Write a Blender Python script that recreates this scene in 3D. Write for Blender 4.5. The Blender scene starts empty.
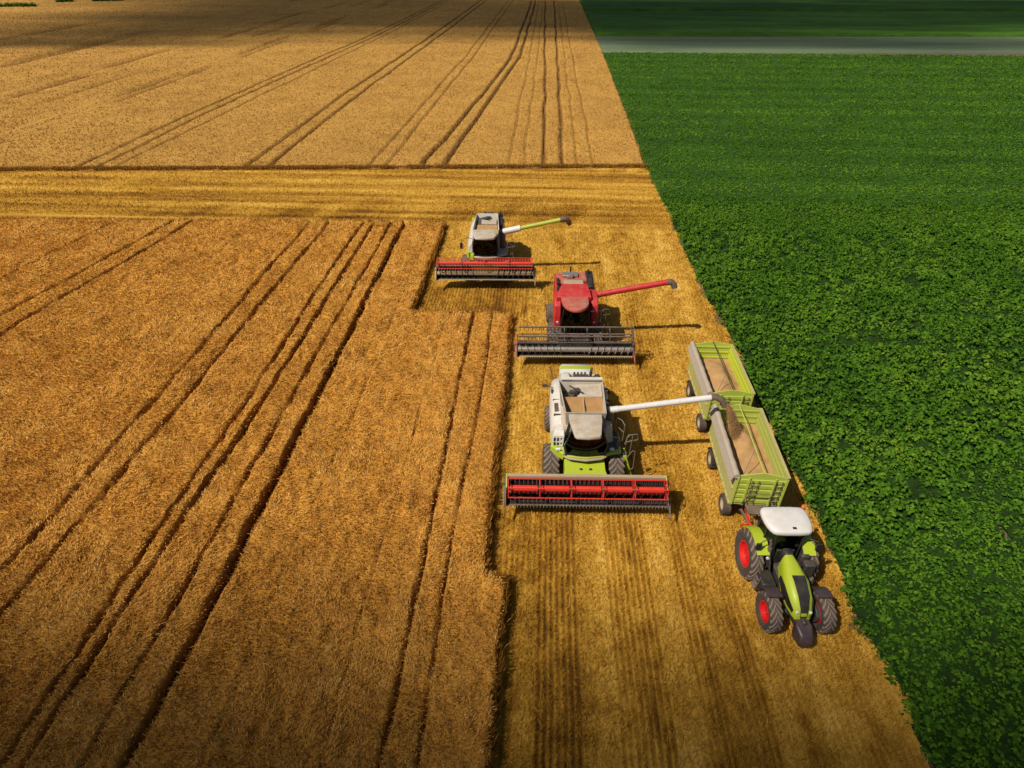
import bpy, math, random
import numpy as np
from mathutils import Vector, Matrix
rng = np.random.default_rng(7)
random.seed(7)
R = math.radians
S = bpy.context.scene
COL = S.collection

# ---------------------------------------------------------------- materials
def new_mat(name):
    m = bpy.data.materials.new(name); m.use_nodes = True
    nt = m.node_tree
    return m, nt, nt.nodes['Principled BSDF']

def N(nt, t, **kw):
    n = nt.nodes.new(t)
    for k, v in kw.items():
        if k.startswith('i_'):
            n.inputs[k[2:].replace('_', ' ')].default_value = v
        else:
            setattr(n, k, v)
    return n

def mixc(nt, fac, a, b, blend='MIX'):
    m = nt.nodes.new('ShaderNodeMix'); m.data_type = 'RGBA'; m.blend_type = blend
    for sock, v in ((m.inputs[0], fac), (m.inputs[6], a), (m.inputs[7], b)):
        if hasattr(v, 'links'): nt.links.new(v, sock)
        elif isinstance(v, (int, float)): sock.default_value = v
        else: sock.default_value = (*v, 1) if len(v) == 3 else v
    return m.outputs[2]

def ramp(nt, fac, stops):
    r = nt.nodes.new('ShaderNodeValToRGB'); nt.links.new(fac, r.inputs[0])
    cr = r.color_ramp
    while len(cr.elements) < len(stops): cr.elements.new(0.5)
    for e, (p, c) in zip(cr.elements, stops):
        e.position = p; e.color = (c, c, c, 1) if isinstance(c, (int, float)) else (*c, 1)
    return r.outputs[0]

DUST = (0.36, 0.26, 0.15)
def paint(name, col, dust=0.35, rough=0.42, metal=0.0, scale=3.0, coat=0.0):
    """paint or metal with chaff and dust lying on it, thicker on faces that look up"""
    m, nt, b = new_mat(name)
    tc = N(nt, 'ShaderNodeTexCoord')
    n1 = N(nt, 'ShaderNodeTexNoise', i_Scale=scale, i_Detail=8.0, i_Roughness=0.65)
    n2 = N(nt, 'ShaderNodeTexNoise', i_Scale=scale*9, i_Detail=4.0)
    nt.links.new(tc.outputs['Object'], n1.inputs['Vector']); nt.links.new(tc.outputs['Object'], n2.inputs['Vector'])
    g = N(nt, 'ShaderNodeNewGeometry'); sx = N(nt, 'ShaderNodeSeparateXYZ'); nt.links.new(g.outputs['Normal'], sx.inputs[0])
    up = N(nt, 'ShaderNodeMapRange'); nt.links.new(sx.outputs['Z'], up.inputs[0])
    up.inputs[1].default_value = 0.0; up.inputs[2].default_value = 1.0; up.inputs[3].default_value = 0.35; up.inputs[4].default_value = 1.0
    f1 = ramp(nt, n1.outputs[0], [(0.38, 0.15), (0.68, 1.0)])
    mu = N(nt, 'ShaderNodeMath', operation='MULTIPLY'); nt.links.new(f1, mu.inputs[0]); nt.links.new(up.outputs[0], mu.inputs[1])
    mu2 = N(nt, 'ShaderNodeMath', operation='MULTIPLY'); nt.links.new(mu.outputs[0], mu2.inputs[0]); mu2.inputs[1].default_value = dust
    c = mixc(nt, mu2.outputs[0], col, DUST)
    c2 = mixc(nt, 0.25, c, ramp(nt, n2.outputs[0], [(0.3, 0.55), (0.7, 1.0)]), 'MULTIPLY')
    nt.links.new(c2, b.inputs['Base Color'])
    rr = N(nt, 'ShaderNodeMath', operation='MULTIPLY_ADD'); nt.links.new(mu2.outputs[0], rr.inputs[0]); rr.inputs[1].default_value = 0.5; rr.inputs[2].default_value = rough
    nt.links.new(rr.outputs[0], b.inputs['Roughness'])
    b.inputs['Metallic'].default_value = metal
    b.inputs['Coat Weight'].default_value = coat
    return m

def glass(name, tint=(0.16, 0.22, 0.19)):
    m, nt, b = new_mat(name)
    nt.nodes.remove(b)
    out = nt.nodes['Material Output']
    tr = N(nt, 'ShaderNodeBsdfTransparent'); tr.inputs[0].default_value = (*tint, 1)
    gl = N(nt, 'ShaderNodeBsdfGlossy'); gl.inputs['Roughness'].default_value = 0.08; gl.inputs[0].default_value = (0.45, 0.55, 0.5, 1)
    fr = N(nt, 'ShaderNodeFresnel', i_IOR=1.5)
    mx = N(nt, 'ShaderNodeMixShader')
    nt.links.new(fr.outputs[0], mx.inputs[0]); nt.links.new(tr.outputs[0], mx.inputs[1]); nt.links.new(gl.outputs[0], mx.inputs[2])
    nt.links.new(mx.outputs[0], out.inputs[0])
    return m

def grain_mat(name, a, b_, scale=14):
    m, nt, b = new_mat(name)
    tc = N(nt, 'ShaderNodeTexCoord')
    n1 = N(nt, 'ShaderNodeTexNoise', i_Scale=scale, i_Detail=6.0, i_Roughness=0.8)
    n2 = N(nt, 'ShaderNodeTexNoise', i_Scale=2.5, i_Detail=5.0)
    nt.links.new(tc.outputs['Object'], n1.inputs['Vector']); nt.links.new(tc.outputs['Object'], n2.inputs['Vector'])
    c = mixc(nt, n1.outputs[0], a, b_)
    c = mixc(nt, 0.6, c, ramp(nt, n2.outputs[0], [(0.3, 0.6), (0.7, 1.0)]), 'MULTIPLY')
    nt.links.new(c, b.inputs['Base Color']); b.inputs['Roughness'].default_value = 0.95
    bp = N(nt, 'ShaderNodeBump', i_Strength=0.6, i_Distance=0.03); nt.links.new(n1.outputs[0], bp.inputs['Height']); nt.links.new(bp.outputs[0], b.inputs['Normal'])
    return m

def tint_mat(name, stops, rough=0.8, trans=0.0,  noise=None, bump=0.0, spec=0.2):
    """colour picked by the 'tint' attribute that every blade, leaf or ground vertex carries"""
    m, nt, b = new_mat(name)
    at = N(nt, 'ShaderNodeAttribute'); at.attribute_name = 'tint'
    fac = at.outputs['Fac']
    if noise:
        sc, amt, vec = noise
        g = N(nt, 'ShaderNodeNewGeometry'); mp = N(nt, 'ShaderNodeMapping'); mp.inputs['Scale'].default_value = vec
        nt.links.new(g.outputs['Position'], mp.inputs[0])
        n1 = N(nt, 'ShaderNodeTexNoise', i_Scale=sc, i_Detail=8.0, i_Roughness=0.75); nt.links.new(mp.outputs[0], n1.inputs['Vector'])
        s1 = N(nt, 'ShaderNodeMath', operation='SUBTRACT'); nt.links.new(n1.outputs[0], s1.inputs[0]); s1.inputs[1].default_value = 0.5
        s2 = N(nt, 'ShaderNodeMath', operation='MULTIPLY_ADD'); nt.links.new(s1.outputs[0], s2.inputs[0]); s2.inputs[1].default_value = amt; nt.links.new(fac, s2.inputs[2])
        s2.use_clamp = True
        fac = s2.outputs[0]
        if bump:
            bp = N(nt, 'ShaderNodeBump', i_Strength=1.0, i_Distance=bump); nt.links.new(n1.outputs[0], bp.inputs['Height']); nt.links.new(bp.outputs[0], b.inputs['Normal'])
    colr = ramp(nt, fac, stops)
    nt.links.new(colr, b.inputs['Base Color'])
    b.inputs['Roughness'].default_value = rough
    b.inputs['Specular IOR Level'].default_value = spec
    if trans:
        t = N(nt, 'ShaderNodeBsdfTranslucent'); nt.links.new(colr, t.inputs[0])
        mx = N(nt, 'ShaderNodeMixShader'); mx.inputs[0].default_value = trans
        nt.links.new(b.outputs[0], mx.inputs[1]); nt.links.new(t.outputs[0], mx.inputs[2]); nt.links.new(mx.outputs[0], nt.nodes['Material Output'].inputs[0])
    return m

M = {}
M['white'] = paint('white_paint', (0.64, 0.61, 0.56), 0.5)
M['white_clean'] = paint('clean_white_paint', (0.70, 0.67, 0.63), 0.25)
M['offwhite'] = paint('dusty_white_panel', (0.56, 0.49, 0.40), 0.75)
M['lime'] = paint('lime_green_paint', (0.40, 0.50, 0.010), 0.28, 0.42, coat=0.1)
M['lime_dusty'] = paint('dusty_lime_paint', (0.40, 0.48, 0.03), 0.5)
M['red'] = paint('red_paint', (0.52, 0.008, 0.018), 0.28, 0.42, coat=0.1)
M['red_dusty'] = paint('dusty_red_paint', (0.50, 0.05, 0.05), 0.7)
M['reel_red'] = paint('reel_red_paint', (0.68, 0.02, 0.008), 0.15, 0.5)
M['rim_red'] = paint('rim_red_paint', (0.62, 0.01, 0.012), 0.05, 0.4)
M['dark'] = paint('dark_grey_paint', (0.035, 0.033, 0.034), 0.25, 0.5)
M['black'] = paint('black_plastic', (0.012, 0.012, 0.013), 0.12, 0.5)
M['weight'] = paint('dark_violet_cast_iron', (0.055, 0.035, 0.042), 0.1, 0.45)
M['steel'] = paint('bare_steel', (0.38, 0.35, 0.32), 0.3, 0.4, metal=0.6)
M['steel_dark'] = paint('dark_dusty_steel', (0.13, 0.10, 0.085), 0.5, 0.55, metal=0.2)
M['rubber'] = paint('dusty_tyre_rubber', (0.045, 0.034, 0.031), 0.30, 0.85)
M['rubber_lug'] = paint('tyre_lug_rubber', (0.19, 0.14, 0.115), 0.5, 0.85)
M['pan'] = paint('worn_black_pan', (0.012, 0.008, 0.007), 0.03, 0.8)
M['hole'] = paint('brown_rubber_spout', (0.11, 0.075, 0.06), 0.3, 0.7)
M['tarp'] = paint('grey_tarpaulin', (0.42, 0.35, 0.28), 0.6, 0.7, scale=1.2)
M['trailer'] = paint('faded_lime_trailer_paint', (0.46, 0.54, 0.07), 0.35, 0.5, scale=1.5)
M['trailer_side'] = paint('dusty_trailer_side_paint', (0.47, 0.45, 0.14), 1.0, 0.6, scale=1.2)
M['trailer_in'] = paint('trailer_inside_paint', (0.50, 0.58, 0.04), 0.25, 0.45, scale=1.5)
M['trailer_in_dusty'] = paint('dusty_trailer_inside_paint', (0.42, 0.46, 0.08), 0.75, 0.6, scale=1.5)
M['tan'] = paint('tan_dusty_metal', (0.42, 0.33, 0.20), 0.8, 0.7)
M['glass'] = glass('tinted_glass', (0.10, 0.16, 0.125))
M['glass_dark'] = glass('dark_tinted_glass', (0.07, 0.09, 0.08))
M['seat'] = paint('seat_fabric', (0.05, 0.07, 0.055), 0.1, 0.9)
M['amber'] = paint('amber_lens', (0.75, 0.12, 0.01), 0.0, 0.3)
M['lens'] = paint('lamp_lens', (0.7, 0.7, 0.68), 0.05, 0.15)
M['grain'] = grain_mat('wheat_grain', (0.33, 0.17, 0.06), (0.60, 0.36, 0.15))
M['grain_dark'] = grain_mat('brown_wheat_grain', (0.30, 0.15, 0.05), (0.50, 0.28, 0.11))

# ---------------------------------------------------------------- mesh builder
class MB:
    def __init__(s): s.v = []; s.f = []; s.m = []; s.cur = 0
    def mat(s, i): s.cur = i; return s
    def add(s, vs, fs):
        o = len(s.v); s.v += [tuple(map(float, p)) for p in vs]
        s.f += [tuple(i+o for i in f) for f in fs]; s.m += [s.cur]*len(fs); return s
    def box(s, x0, x1, y0, y1, z0, z1):
        vs = [(x, y, z) for z in (z0, z1) for y in (y0, y1) for x in (x0, x1)]
        return s.add(vs, [(0, 2, 3, 1), (4, 5, 7, 6), (0, 1, 5, 4), (2, 6, 7, 3), (0, 4, 6, 2), (1, 3, 7, 5)])
    def hexa(s, bottom, top):   # two loops of four points
        return s.add(list(bottom)+list(top), [(0, 3, 2, 1), (4, 5, 6, 7), (0, 1, 5, 4), (1, 2, 6, 5), (2, 3, 7, 6), (3, 0, 4, 7)])
    def loft(s, loops, cap=True):
        n = len(loops[0]); vs = [p for l in loops for p in l]; fs = []
        for k in range(len(loops)-1):
            for i in range(n):
                j = (i+1) % n; fs.append((k*n+i, k*n+j, (k+1)*n+j, (k+1)*n+i))
        if cap:
            fs.append(tuple(reversed(range(n)))); fs.append(tuple(range((len(loops)-1)*n, len(loops)*n)))
        return s.add(vs, fs)
    def prism_x(s, yz, x0, x1): return s.loft([[(x0, y, z) for y, z in yz], [(x1, y, z) for y, z in yz]])
    def prism_y(s, xz, y0, y1): return s.loft([[(x, y0, z) for x, z in xz], [(x, y1, z) for x, z in xz]])
    def prism_z(s, xy, z0, z1): return s.loft([[(x, y, z0) for x, y in xy], [(x, y, z1) for x, y in xy]])
    def tube(s, pts, r, n=8, cap=True):
        pts = [Vector(p) for p in pts]; rs = r if isinstance(r, (list, tuple)) else [r]*len(pts)
        loops = []; prev = None
        for k, p in enumerate(pts):
            t = (pts[min(k+1, len(pts)-1)]-pts[max(k-1, 0)]).normalized()
            if prev is None:
                a = Vector((0, 0, 1)) if abs(t.z) < 0.9 else Vector((1, 0, 0)); u = t.cross(a).normalized()
            else:
                u = (prev-t*prev.dot(t)).normalized()
            prev = u; w = t.cross(u)
            loops.append([tuple(p+(u*math.cos(2*math.pi*i/n)+w*math.sin(2*math.pi*i/n))*rs[k]) for i in range(n)])
        return s.loft(loops, cap)
    def bar(s, p0, p1, w, h):   # rectangular bar
        p0, p1 = Vector(p0), Vector(p1); t = (p1-p0).normalized()
        a = Vector((0, 0, 1)) if abs(t.z) < 0.95 else Vector((0, 1, 0))
        u = t.cross(a).normalized()*w/2; v = u.cross(t).normalized()*h/2
        return s.loft([[tuple(p+u+v), tuple(p-u+v), tuple(p-u-v), tuple(p+u-v)] for p in (p0, p1)])
    def lathe_x(s, cx, cy, cz, prof, n=32):   # prof: (x, r) closed loop round the x axis
        loops = []
        for k in range(n):
            a = 2*math.pi*k/n
            loops.append([(cx+x, cy+r*math.cos(a), cz+r*math.sin(a)) for x, r in prof])
        m = len(prof); vs = [p for l in loops for p in l]; fs = []
        for k in range(n):
            q = (k+1) % n
            for i in range(m):
                j = (i+1) % m; fs.append((k*m+i, q*m+i, q*m+j, k*m+j))
        return s.add(vs, fs)
    def build(s, name, mats, parent=None, bevel=0.0, smooth=35, label=None):
        me = bpy.data.meshes.new(name); me.from_pydata(s.v, [], s.f); me.update()
        import bmesh
        bm = bmesh.new(); bm.from_mesh(me)
        bmesh.ops.recalc_face_normals(bm, faces=bm.faces); bm.to_mesh(me); bm.free()
        for m in (mats if isinstance(mats, (list, tuple)) else [mats]): me.materials.append(M[m] if isinstance(m, str) else m)
        me.polygons.foreach_set('material_index', s.m)
        if smooth:
            me.polygons.foreach_set('use_smooth', [True]*len(me.polygons)); me.set_sharp_from_angle(angle=R(smooth))
        o = bpy.data.objects.new(name, me); COL.objects.link(o)
        if parent: o.parent = parent
        if bevel:
            b = o.modifiers.new('bevel', 'BEVEL'); b.width = bevel; b.segments = 2; b.limit_method = 'ANGLE'; b.angle_limit = R(40)
        if label: o['label'] = label
        return o

def root(name, loc, rz, label, cat, group=None):
    o = bpy.data.objects.new(name, None); COL.objects.link(o); o.location = loc; o.rotation_euler = (0, 0, rz)
    o.empty_display_size = 0.5
    o['label'] = label; o['category'] = cat
    if group: o['group'] = group
    return o

def rrect(x0, x1, y0, y1, r, n=4):
    pts = []
    for cx, cy, a0 in ((x1-r, y1-r, 0), (x0+r, y1-r, 90), (x0+r, y0+r, 180), (x1-r, y0+r, 270)):
        for k in range(n+1):
            a = R(a0+90*k/n); pts.append((cx+r*math.cos(a), cy+r*math.sin(a)))
    return pts

# ---------------------------------------------------------------- wheels
def wheel(parent, cx, cy, r, w, rim, lugs=20, out=1, rimmat='rim_red', steer=0.0, lugged=True):
    """hub is the part; tyre and rim are its sub-parts.  out = +1/-1: which side faces outwards"""
    hub = MB().lathe_x(0, 0, 0, [(out*w*0.0, 0.001), (out*w*0.16, 0.001), (out*w*0.16, r*0.10), (out*w*0.10, r*0.15), (out*w*0.0, r*0.17)], 16)
    for k in range(8):
        a = 2*math.pi*k/8
        hub.tube([(out*w*0.08, r*0.24*math.cos(a), r*0.24*math.sin(a)), (out*w*0.18, r*0.24*math.cos(a), r*0.24*math.sin(a))], 0.025, 6)
    h = hub.build('wheel', rimmat, parent)
    h.location = (cx, cy, r); h.rotation_euler = (0, 0, steer)
    hw = w/2; rr = rim
    t = MB()
    t.mat(0).lathe_x(0, 0, 0, [(-hw*0.72, rr), (-hw*0.98, rr*0.6+r*0.4), (-hw*0.98, r*0.86), (-hw*0.86, r*0.955), (-hw*0.4, r*0.975), (hw*0.4, r*0.975),
                        (hw*0.86, r*0.955), (hw*0.98, r*0.86), (hw*0.98, rr*0.6+r*0.4), (hw*0.72, rr)], 40)
    t.mat(1)
    if lugged:
        for k in range(lugs):
            for sd in (-1, 1):
                a0 = 2*math.pi*(k+(0.5 if sd > 0 else 0))/lugs; sk = 1.35*2*math.pi/lugs; th = 0.42*2*math.pi/lugs
                lo, hi = [], []
                segs = [(0.02, 0.0, 1.0, 1.035), (0.55, 0.62, 0.97, 1.03), (0.99, 1.0, 0.90, 0.985)]
                loops = []
                for fx, fa, ri, ro in segs:
                    x = sd*hw*fx; a = a0+sk*fa
                    q = []
                    for (rad, aa) in ((ri-0.03, a-th/2), (ro-0.03, a-th/2.6), (ro-0.03, a+th/2.6), (ri-0.03, a+th/2)):
                        q.append((x, r*rad*math.cos(aa), r*rad*math.sin(aa)))
                    loops.append(q)
                t.loft(loops)
    t.build('tyre', ['rubber', 'rubber_lug'], h, smooth=30)
    d = MB()
    d.lathe_x(0, 0, 0, [(-hw*0.74, rr*1.03), (-hw*0.74, rr*0.9), (out*w*-0.08, rr*0.85), (out*w*0.02, rr*0.5), (out*w*-0.02, rr*0.12), (out*w*0.02, rr*0.12),
                        (out*w*0.06, rr*0.5), (out*w*0.0, rr*0.88), (hw*0.74 if out > 0 else hw*0.70, rr*0.9), (hw*0.74, rr*1.03)], 32)
    d.build('rim', rimmat, h)
    return h

# ---------------------------------------------------------------- combine header
def header(parent, style):
    """raised cutting table with reel; local to the combine: forward is -y"""
    W = style.get('W', 3.55)
    z0 = style['z']; wh = style['wall']; yb = style['yb']; kn = yb-style['depth']     # cutter bar height, wall height, back and knife positions
    f = MB()
    f.mat(2)
    f.box(-W, W, yb-0.05, yb, z0+0.10, z0+wh-0.16)
    f.prism_x([(yb-0.05, z0+0.10), (yb-0.05, z0+0.04), (kn+0.12, z0-0.04), (kn+0.12, z0+0.0), (yb-0.2, z0+0.06)], -W, W)
    f.mat(1)
    f.box(-W, W, yb-0.08, yb+0.08, z0+wh-0.15, z0+wh)
    f.mat(0)
    f.box(-W, W, yb+0.01, yb+0.16, z0+0.12, z0+0.26)
    for k in range(9):
        x = -W+0.2+k*(2*W-0.4)/8
        f.box(x-0.03, x+0.03, yb+0.002, yb+0.06, z0+0.262, z0+wh-0.152)
    for sx in (-1, 1):
        f.prism_x([(yb+0.1, z0+0.1), (yb+0.1, z0+wh-0.04), (yb-0.3, z0+wh-0.12), (kn-0.02, z0+0.22), (kn-0.12, z0+0.0), (kn+0.1, z0-0.06)], sx*(W+0.003), sx*(W+0.05))
    h = f.build('header', style['frame'], parent, bevel=0.01)
    for sx in (-1, 1):      # crop dividers: long noses at both ends
        d = MB(); x = sx*(W+0.10)
        d.loft([[(x-0.04, yb-0.2, z0+0.1), (x+0.04, yb-0.2, z0+0.1), (x+0.04, yb-0.2, z0+0.5), (x-0.04, yb-0.2, z0+0.5)],
                [(x-0.035, kn, z0-0.1), (x+0.035, kn, z0-0.1), (x+0.03, kn, z0+0.12), (x-0.03, kn, z0+0.12)],
                [(x-0.012, kn-0.45, z0-0.25), (x+0.012, kn-0.45, z0-0.25), (x+0.012, kn-0.45, z0-0.2), (x-0.012, kn-0.45, z0-0.2)]])
        d.box(x-0.05, x+0.07, yb-0.15, yb+0.12, z0+0.3, z0+0.62)
        d.build('divider', style['divider'], h, bevel=0.008)
    k = MB(); k.box(-W, W, kn+0.05, kn+0.115, z0-0.045, z0-0.01)
    for i in range(49):     # knife fingers along the cutter bar
        x = -W+0.07+i*(2*W-0.14)/48
        k.add([(x-0.022, kn+0.08, z0-0.05), (x+0.022, kn+0.08, z0-0.05), (x, kn-0.09, z0-0.05), (x-0.022, kn+0.08, z0-0.006), (x+0.022, kn+0.08, z0-0.006)],
              [(0, 2, 1), (3, 4, 2), (0, 3, 2), (1, 2, 4), (0, 1, 4, 3)])
    k.build('knife', style['knife'], h)
    a = MB(); ay, az = yb-0.36, z0+0.38      # intake auger with opposite-handed flights
    a.mat(0).tube([(-W+0.04, ay, az), (W-0.04, ay, az)], style.get('augr', 0.15), 16)
    a.mat(1)
    turns = 7
    for sd in (-1, 1):
        n = turns*14; prev = None
        for i in range(n+1):
            x = sd*(W-0.06-(W-0.75)*i/n); an = 2*math.pi*i/14
            c, s_ = math.cos(an), math.sin(an)
            q = [(x, ay+0.145*c, az+0.145*s_), (x, ay+0.27*c, az+0.27*s_), (x+0.014, ay+0.27*c, az+0.27*s_), (x+0.014, ay+0.145*c, az+0.145*s_)]
            if prev: a.loft([prev, q], cap=False)
            prev = q
    for i in range(14):
        an = i*2.4; x = -0.65+i*0.1
        a.tube([(x, ay, az), (x, ay+0.27*math.cos(an), az+0.27*math.sin(an))], 0.014, 5)
    a.build('auger', style['auger'], h)
    r = MB(); ry, rz = style['reel_y'], style['reel_z']; rad = style['rad']; nb = style['bats']
    X = W-0.10; rw = style.get('rimw', 0.03)
    tr = style['tube']; sp = style['spiders']; ph = style['phase']
    nseg = sp-1; Xs = [-X+i*2*X/nseg for i in range(sp)]
    r.mat(0)
    for i in range(nseg):      # tube in sections with dark collars between them
        r.mat(0).tube([(Xs[i]+0.09, ry, rz), (Xs[i+1]-0.09, ry, rz)], tr, 12)
    r.mat(1).tube([(-X, ry, rz), (X, ry, rz)], tr*0.72, 10)
    for i, x in enumerate(Xs):
        if i in (0, sp-1) or not style['light']:
            prev = None
            for j in range(nb+1):
                an = ph+2*math.pi*j/nb; p = (x, ry+rad*math.cos(an), rz+rad*math.sin(an))
                if prev: r.mat(0).bar(prev, p, rw, 0.04)
                prev = p
        for j in range(nb):
            an = ph+2*math.pi*j/nb
            r.mat(0).bar((x, ry+tr*0.8*math.cos(an), rz+tr*0.8*math.sin(an)), (x, ry+rad*math.cos(an), rz+rad*math.sin(an)), rw, 0.045)
    for j in range(nb):
        an = ph+2*math.pi*j/nb
        y, z = ry+rad*math.cos(an), rz+rad*math.sin(an)
        r.mat(style['batm'][j]).tube([(-X, y, z), (X, y, z)], style['batr'], 6)
        r.mat(2)
        nt_ = style['tines']
        for i in range(nt_):
            x = -X+0.1+i*(2*X-0.2)/(nt_-1); w2 = 0.012
            ln = style.get('tl', 0.24)+0.03*math.sin(i*3.1+j)
            r.add([(x-w2, y, z), (x+w2, y, z), (x+w2*0.7, y-0.03, z-ln), (x-w2*0.7, y-0.03, z-ln), (x, y+0.02, z-0.02)],
                  [(0, 1, 2, 3), (0, 4, 1), (1, 4, 2), (0, 3, 4), (2, 4, 3)])
    r.build('reel', style['reel'], h)
    for sx in (-1, 1):      # arms that carry the reel
        m = MB(); x = sx*(W-0.02)
        m.bar((x, yb+0.02, z0+wh+0.02), (x, ry, rz+0.02), 0.05, 0.07)
        m.build('reel_arm', style['arm'], h)
    return h

# ---------------------------------------------------------------- combine details shared by the machines
def feeder(parent, mat, z0, w=0.92, y0=-0.35):
    m = MB()
    m.mat(0).loft([[(-w, y0, 1.0), (w, y0, 1.0), (w, y0, 1.86), (-w, y0, 1.86)],
                   [(-w, -1.15, z0+0.05), (w, -1.15, z0+0.05), (w, -1.15, z0+0.82), (-w, -1.15, z0+0.82)],
                   [(-w-0.1, -1.64, z0+0.10), (w+0.1, -1.64, z0+0.10), (w+0.1, -1.64, z0+0.80), (-w-0.1, -1.64, z0+0.80)]])
    m.mat(1)
    for x in (-0.45, 0.05):
        m.box(x, x+0.28, y0-0.28, y0-0.16, 1.66, 1.80)
    for x in (-0.6, 0.45):
        m.box(x, x+0.12, y0-0.9, y0-0.5, 1.55, 1.70)
    for x in (-0.25, 0.18):
        m.tube([(x, -1.12, z0+0.85), (x+0.12, -1.12, z0+0.85)], 0.05, 8)
    return m.build('feeder_house', mat, parent, bevel=0.02)

def chassis(parent, track, wb, rear_track):
    m = MB()
    m.tube([(-track, 0, 0.98), (track, 0, 0.98)], 0.16, 10)
    m.box(-0.75, 0.75, -0.3, 0.35, 0.75, 1.25)
    m.tube([(-rear_track, wb, 0.68), (rear_track, wb, 0.68)], 0.11, 10)
    m.box(-0.3, 0.3, wb-0.18, wb+0.18, 0.6, 1.15)
    m.box(-0.62, -0.5, 0.3, wb+0.8, 0.95, 1.15); m.box(0.5, 0.62, 0.3, wb+0.8, 0.95, 1.15)
    return m.build('chassis', 'dark', parent)

def cab_interior(parent, floor, y0, y1, w):
    m = MB()
    m.box(-0.28, 0.28, y0*0.4+y1*0.6-0.25, y0*0.4+y1*0.6+0.28, floor+0.32, floor+0.52)
    m.prism_x([(y0*0.4+y1*0.6+0.2, floor+0.5), (y0*0.4+y1*0.6+0.34, floor+0.5), (y0*0.4+y1*0.6+0.42, floor+1.15), (y0*0.4+y1*0.6+0.30, floor+1.15)], -0.27, 0.27)
    m.box(0.36, 0.5, y0*0.5+y1*0.5-0.3, y0*0.5+y1*0.5+0.25, floor+0.5, floor+0.62)
    m.box(-0.12, 0.12, y0*0.4+y1*0.6-0.1, y0*0.4+y1*0.6+0.1, floor+0.03, floor+0.32)
    m.build('seat', 'seat', parent, bevel=0.03)
    s = MB(); cy, cz = y0*0.68+y1*0.32, floor+0.78
    pts = [(0.2*math.cos(a), cy+0.18*math.sin(a), cz-0.09*math.sin(a)) for a in [2*math.pi*i/16 for i in range(17)]]
    s.tube(pts, 0.018, 6); s.tube([(0, cy, cz), (0, cy-0.22, floor+0.05)], 0.035, 8)
    s.bar((-0.19, cy, cz), (0.19, cy, cz), 0.03, 0.02)
    s.build('steering_wheel', 'black', parent)

def mirror(parent, path, at, w=0.24, h=0.42):
    m = MB(); m.mat(0).tube(path, 0.022, 6)
    x, y, z = at; m.mat(1).box(x-w/2, x+w/2, y-0.03, y+0.04, z-h/2, z+h/2)
    m.build('mirror', ['dark', 'black'], parent, bevel=0.015)

def ladder_and_rails(parent, x0, lime='lime', railm='steel'):
    """cab steps beside the front wheel with their hand rails"""
    m = MB()
    top, bot = Vector((x0, -0.12, 1.9)), Vector((x0+0.5, -0.25, 0.35))
    m.mat(0)
    m.bar(top+Vector((0, -0.24, 0)), bot+Vector((0, -0.24, 0)), 0.05, 0.16)
    m.bar(top+Vector((0, 0.26, 0)), bot+Vector((0, 0.26, 0)), 0.05, 0.16)
    m.mat(1)
    for k in range(5):
        p = top.lerp(bot, 0.12+k*0.2); m.box(p.x-0.10, p.x+0.10, p.y-0.215, p.y+0.235, p.z-0.02, p.z+0.015)
    m.build('ladder', [lime, 'steel_dark'], parent)
    r = MB()
    z = 1.95
    z = 2.1
    r.tube([(x0-0.05, -0.42, z), (x0-0.02, -0.42, z+0.95), (x0+0.12, -0.30, z+1.02), (x0+0.48, -0.2, z+0.98), (x0+0.55, -0.14, z+0.6), (x0+0.2, -0.18, z+0.55), (x0, -0.22, z+0.5)], 0.02, 6)
    r.tube([(x0-0.02, 0.45, z), (x0, 0.45, z+0.95), (x0-0.1, 0.75, z+1.0), (x0-0.3, 1.0, z+0.95), (x0-0.3, 1.0, z)], 0.02, 6)
    r.tube([(x0, 0.45, z+0.5), (x0-0.3, 1.0, z+0.5)], 0.018, 6)
    r.tube([(x0+0.12, -0.42, z-0.25), (x0+0.3, -0.5, z+0.25), (x0+0.42, -0.5, z+0.2), (x0+0.45, -0.46, z-0.9), (x0+0.33, -0.42, z-1.0)], 0.02, 6)
    r.tube([(x0+0.05, 0.2, z+0.0), (x0+0.18, 0.2, z+0.62), (x0+0.38, 0.22, z+0.5), (x0+0.35, 0.22, z-0.6)], 0.02, 6)
    r.build('hand_rail', railm, parent)

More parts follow.
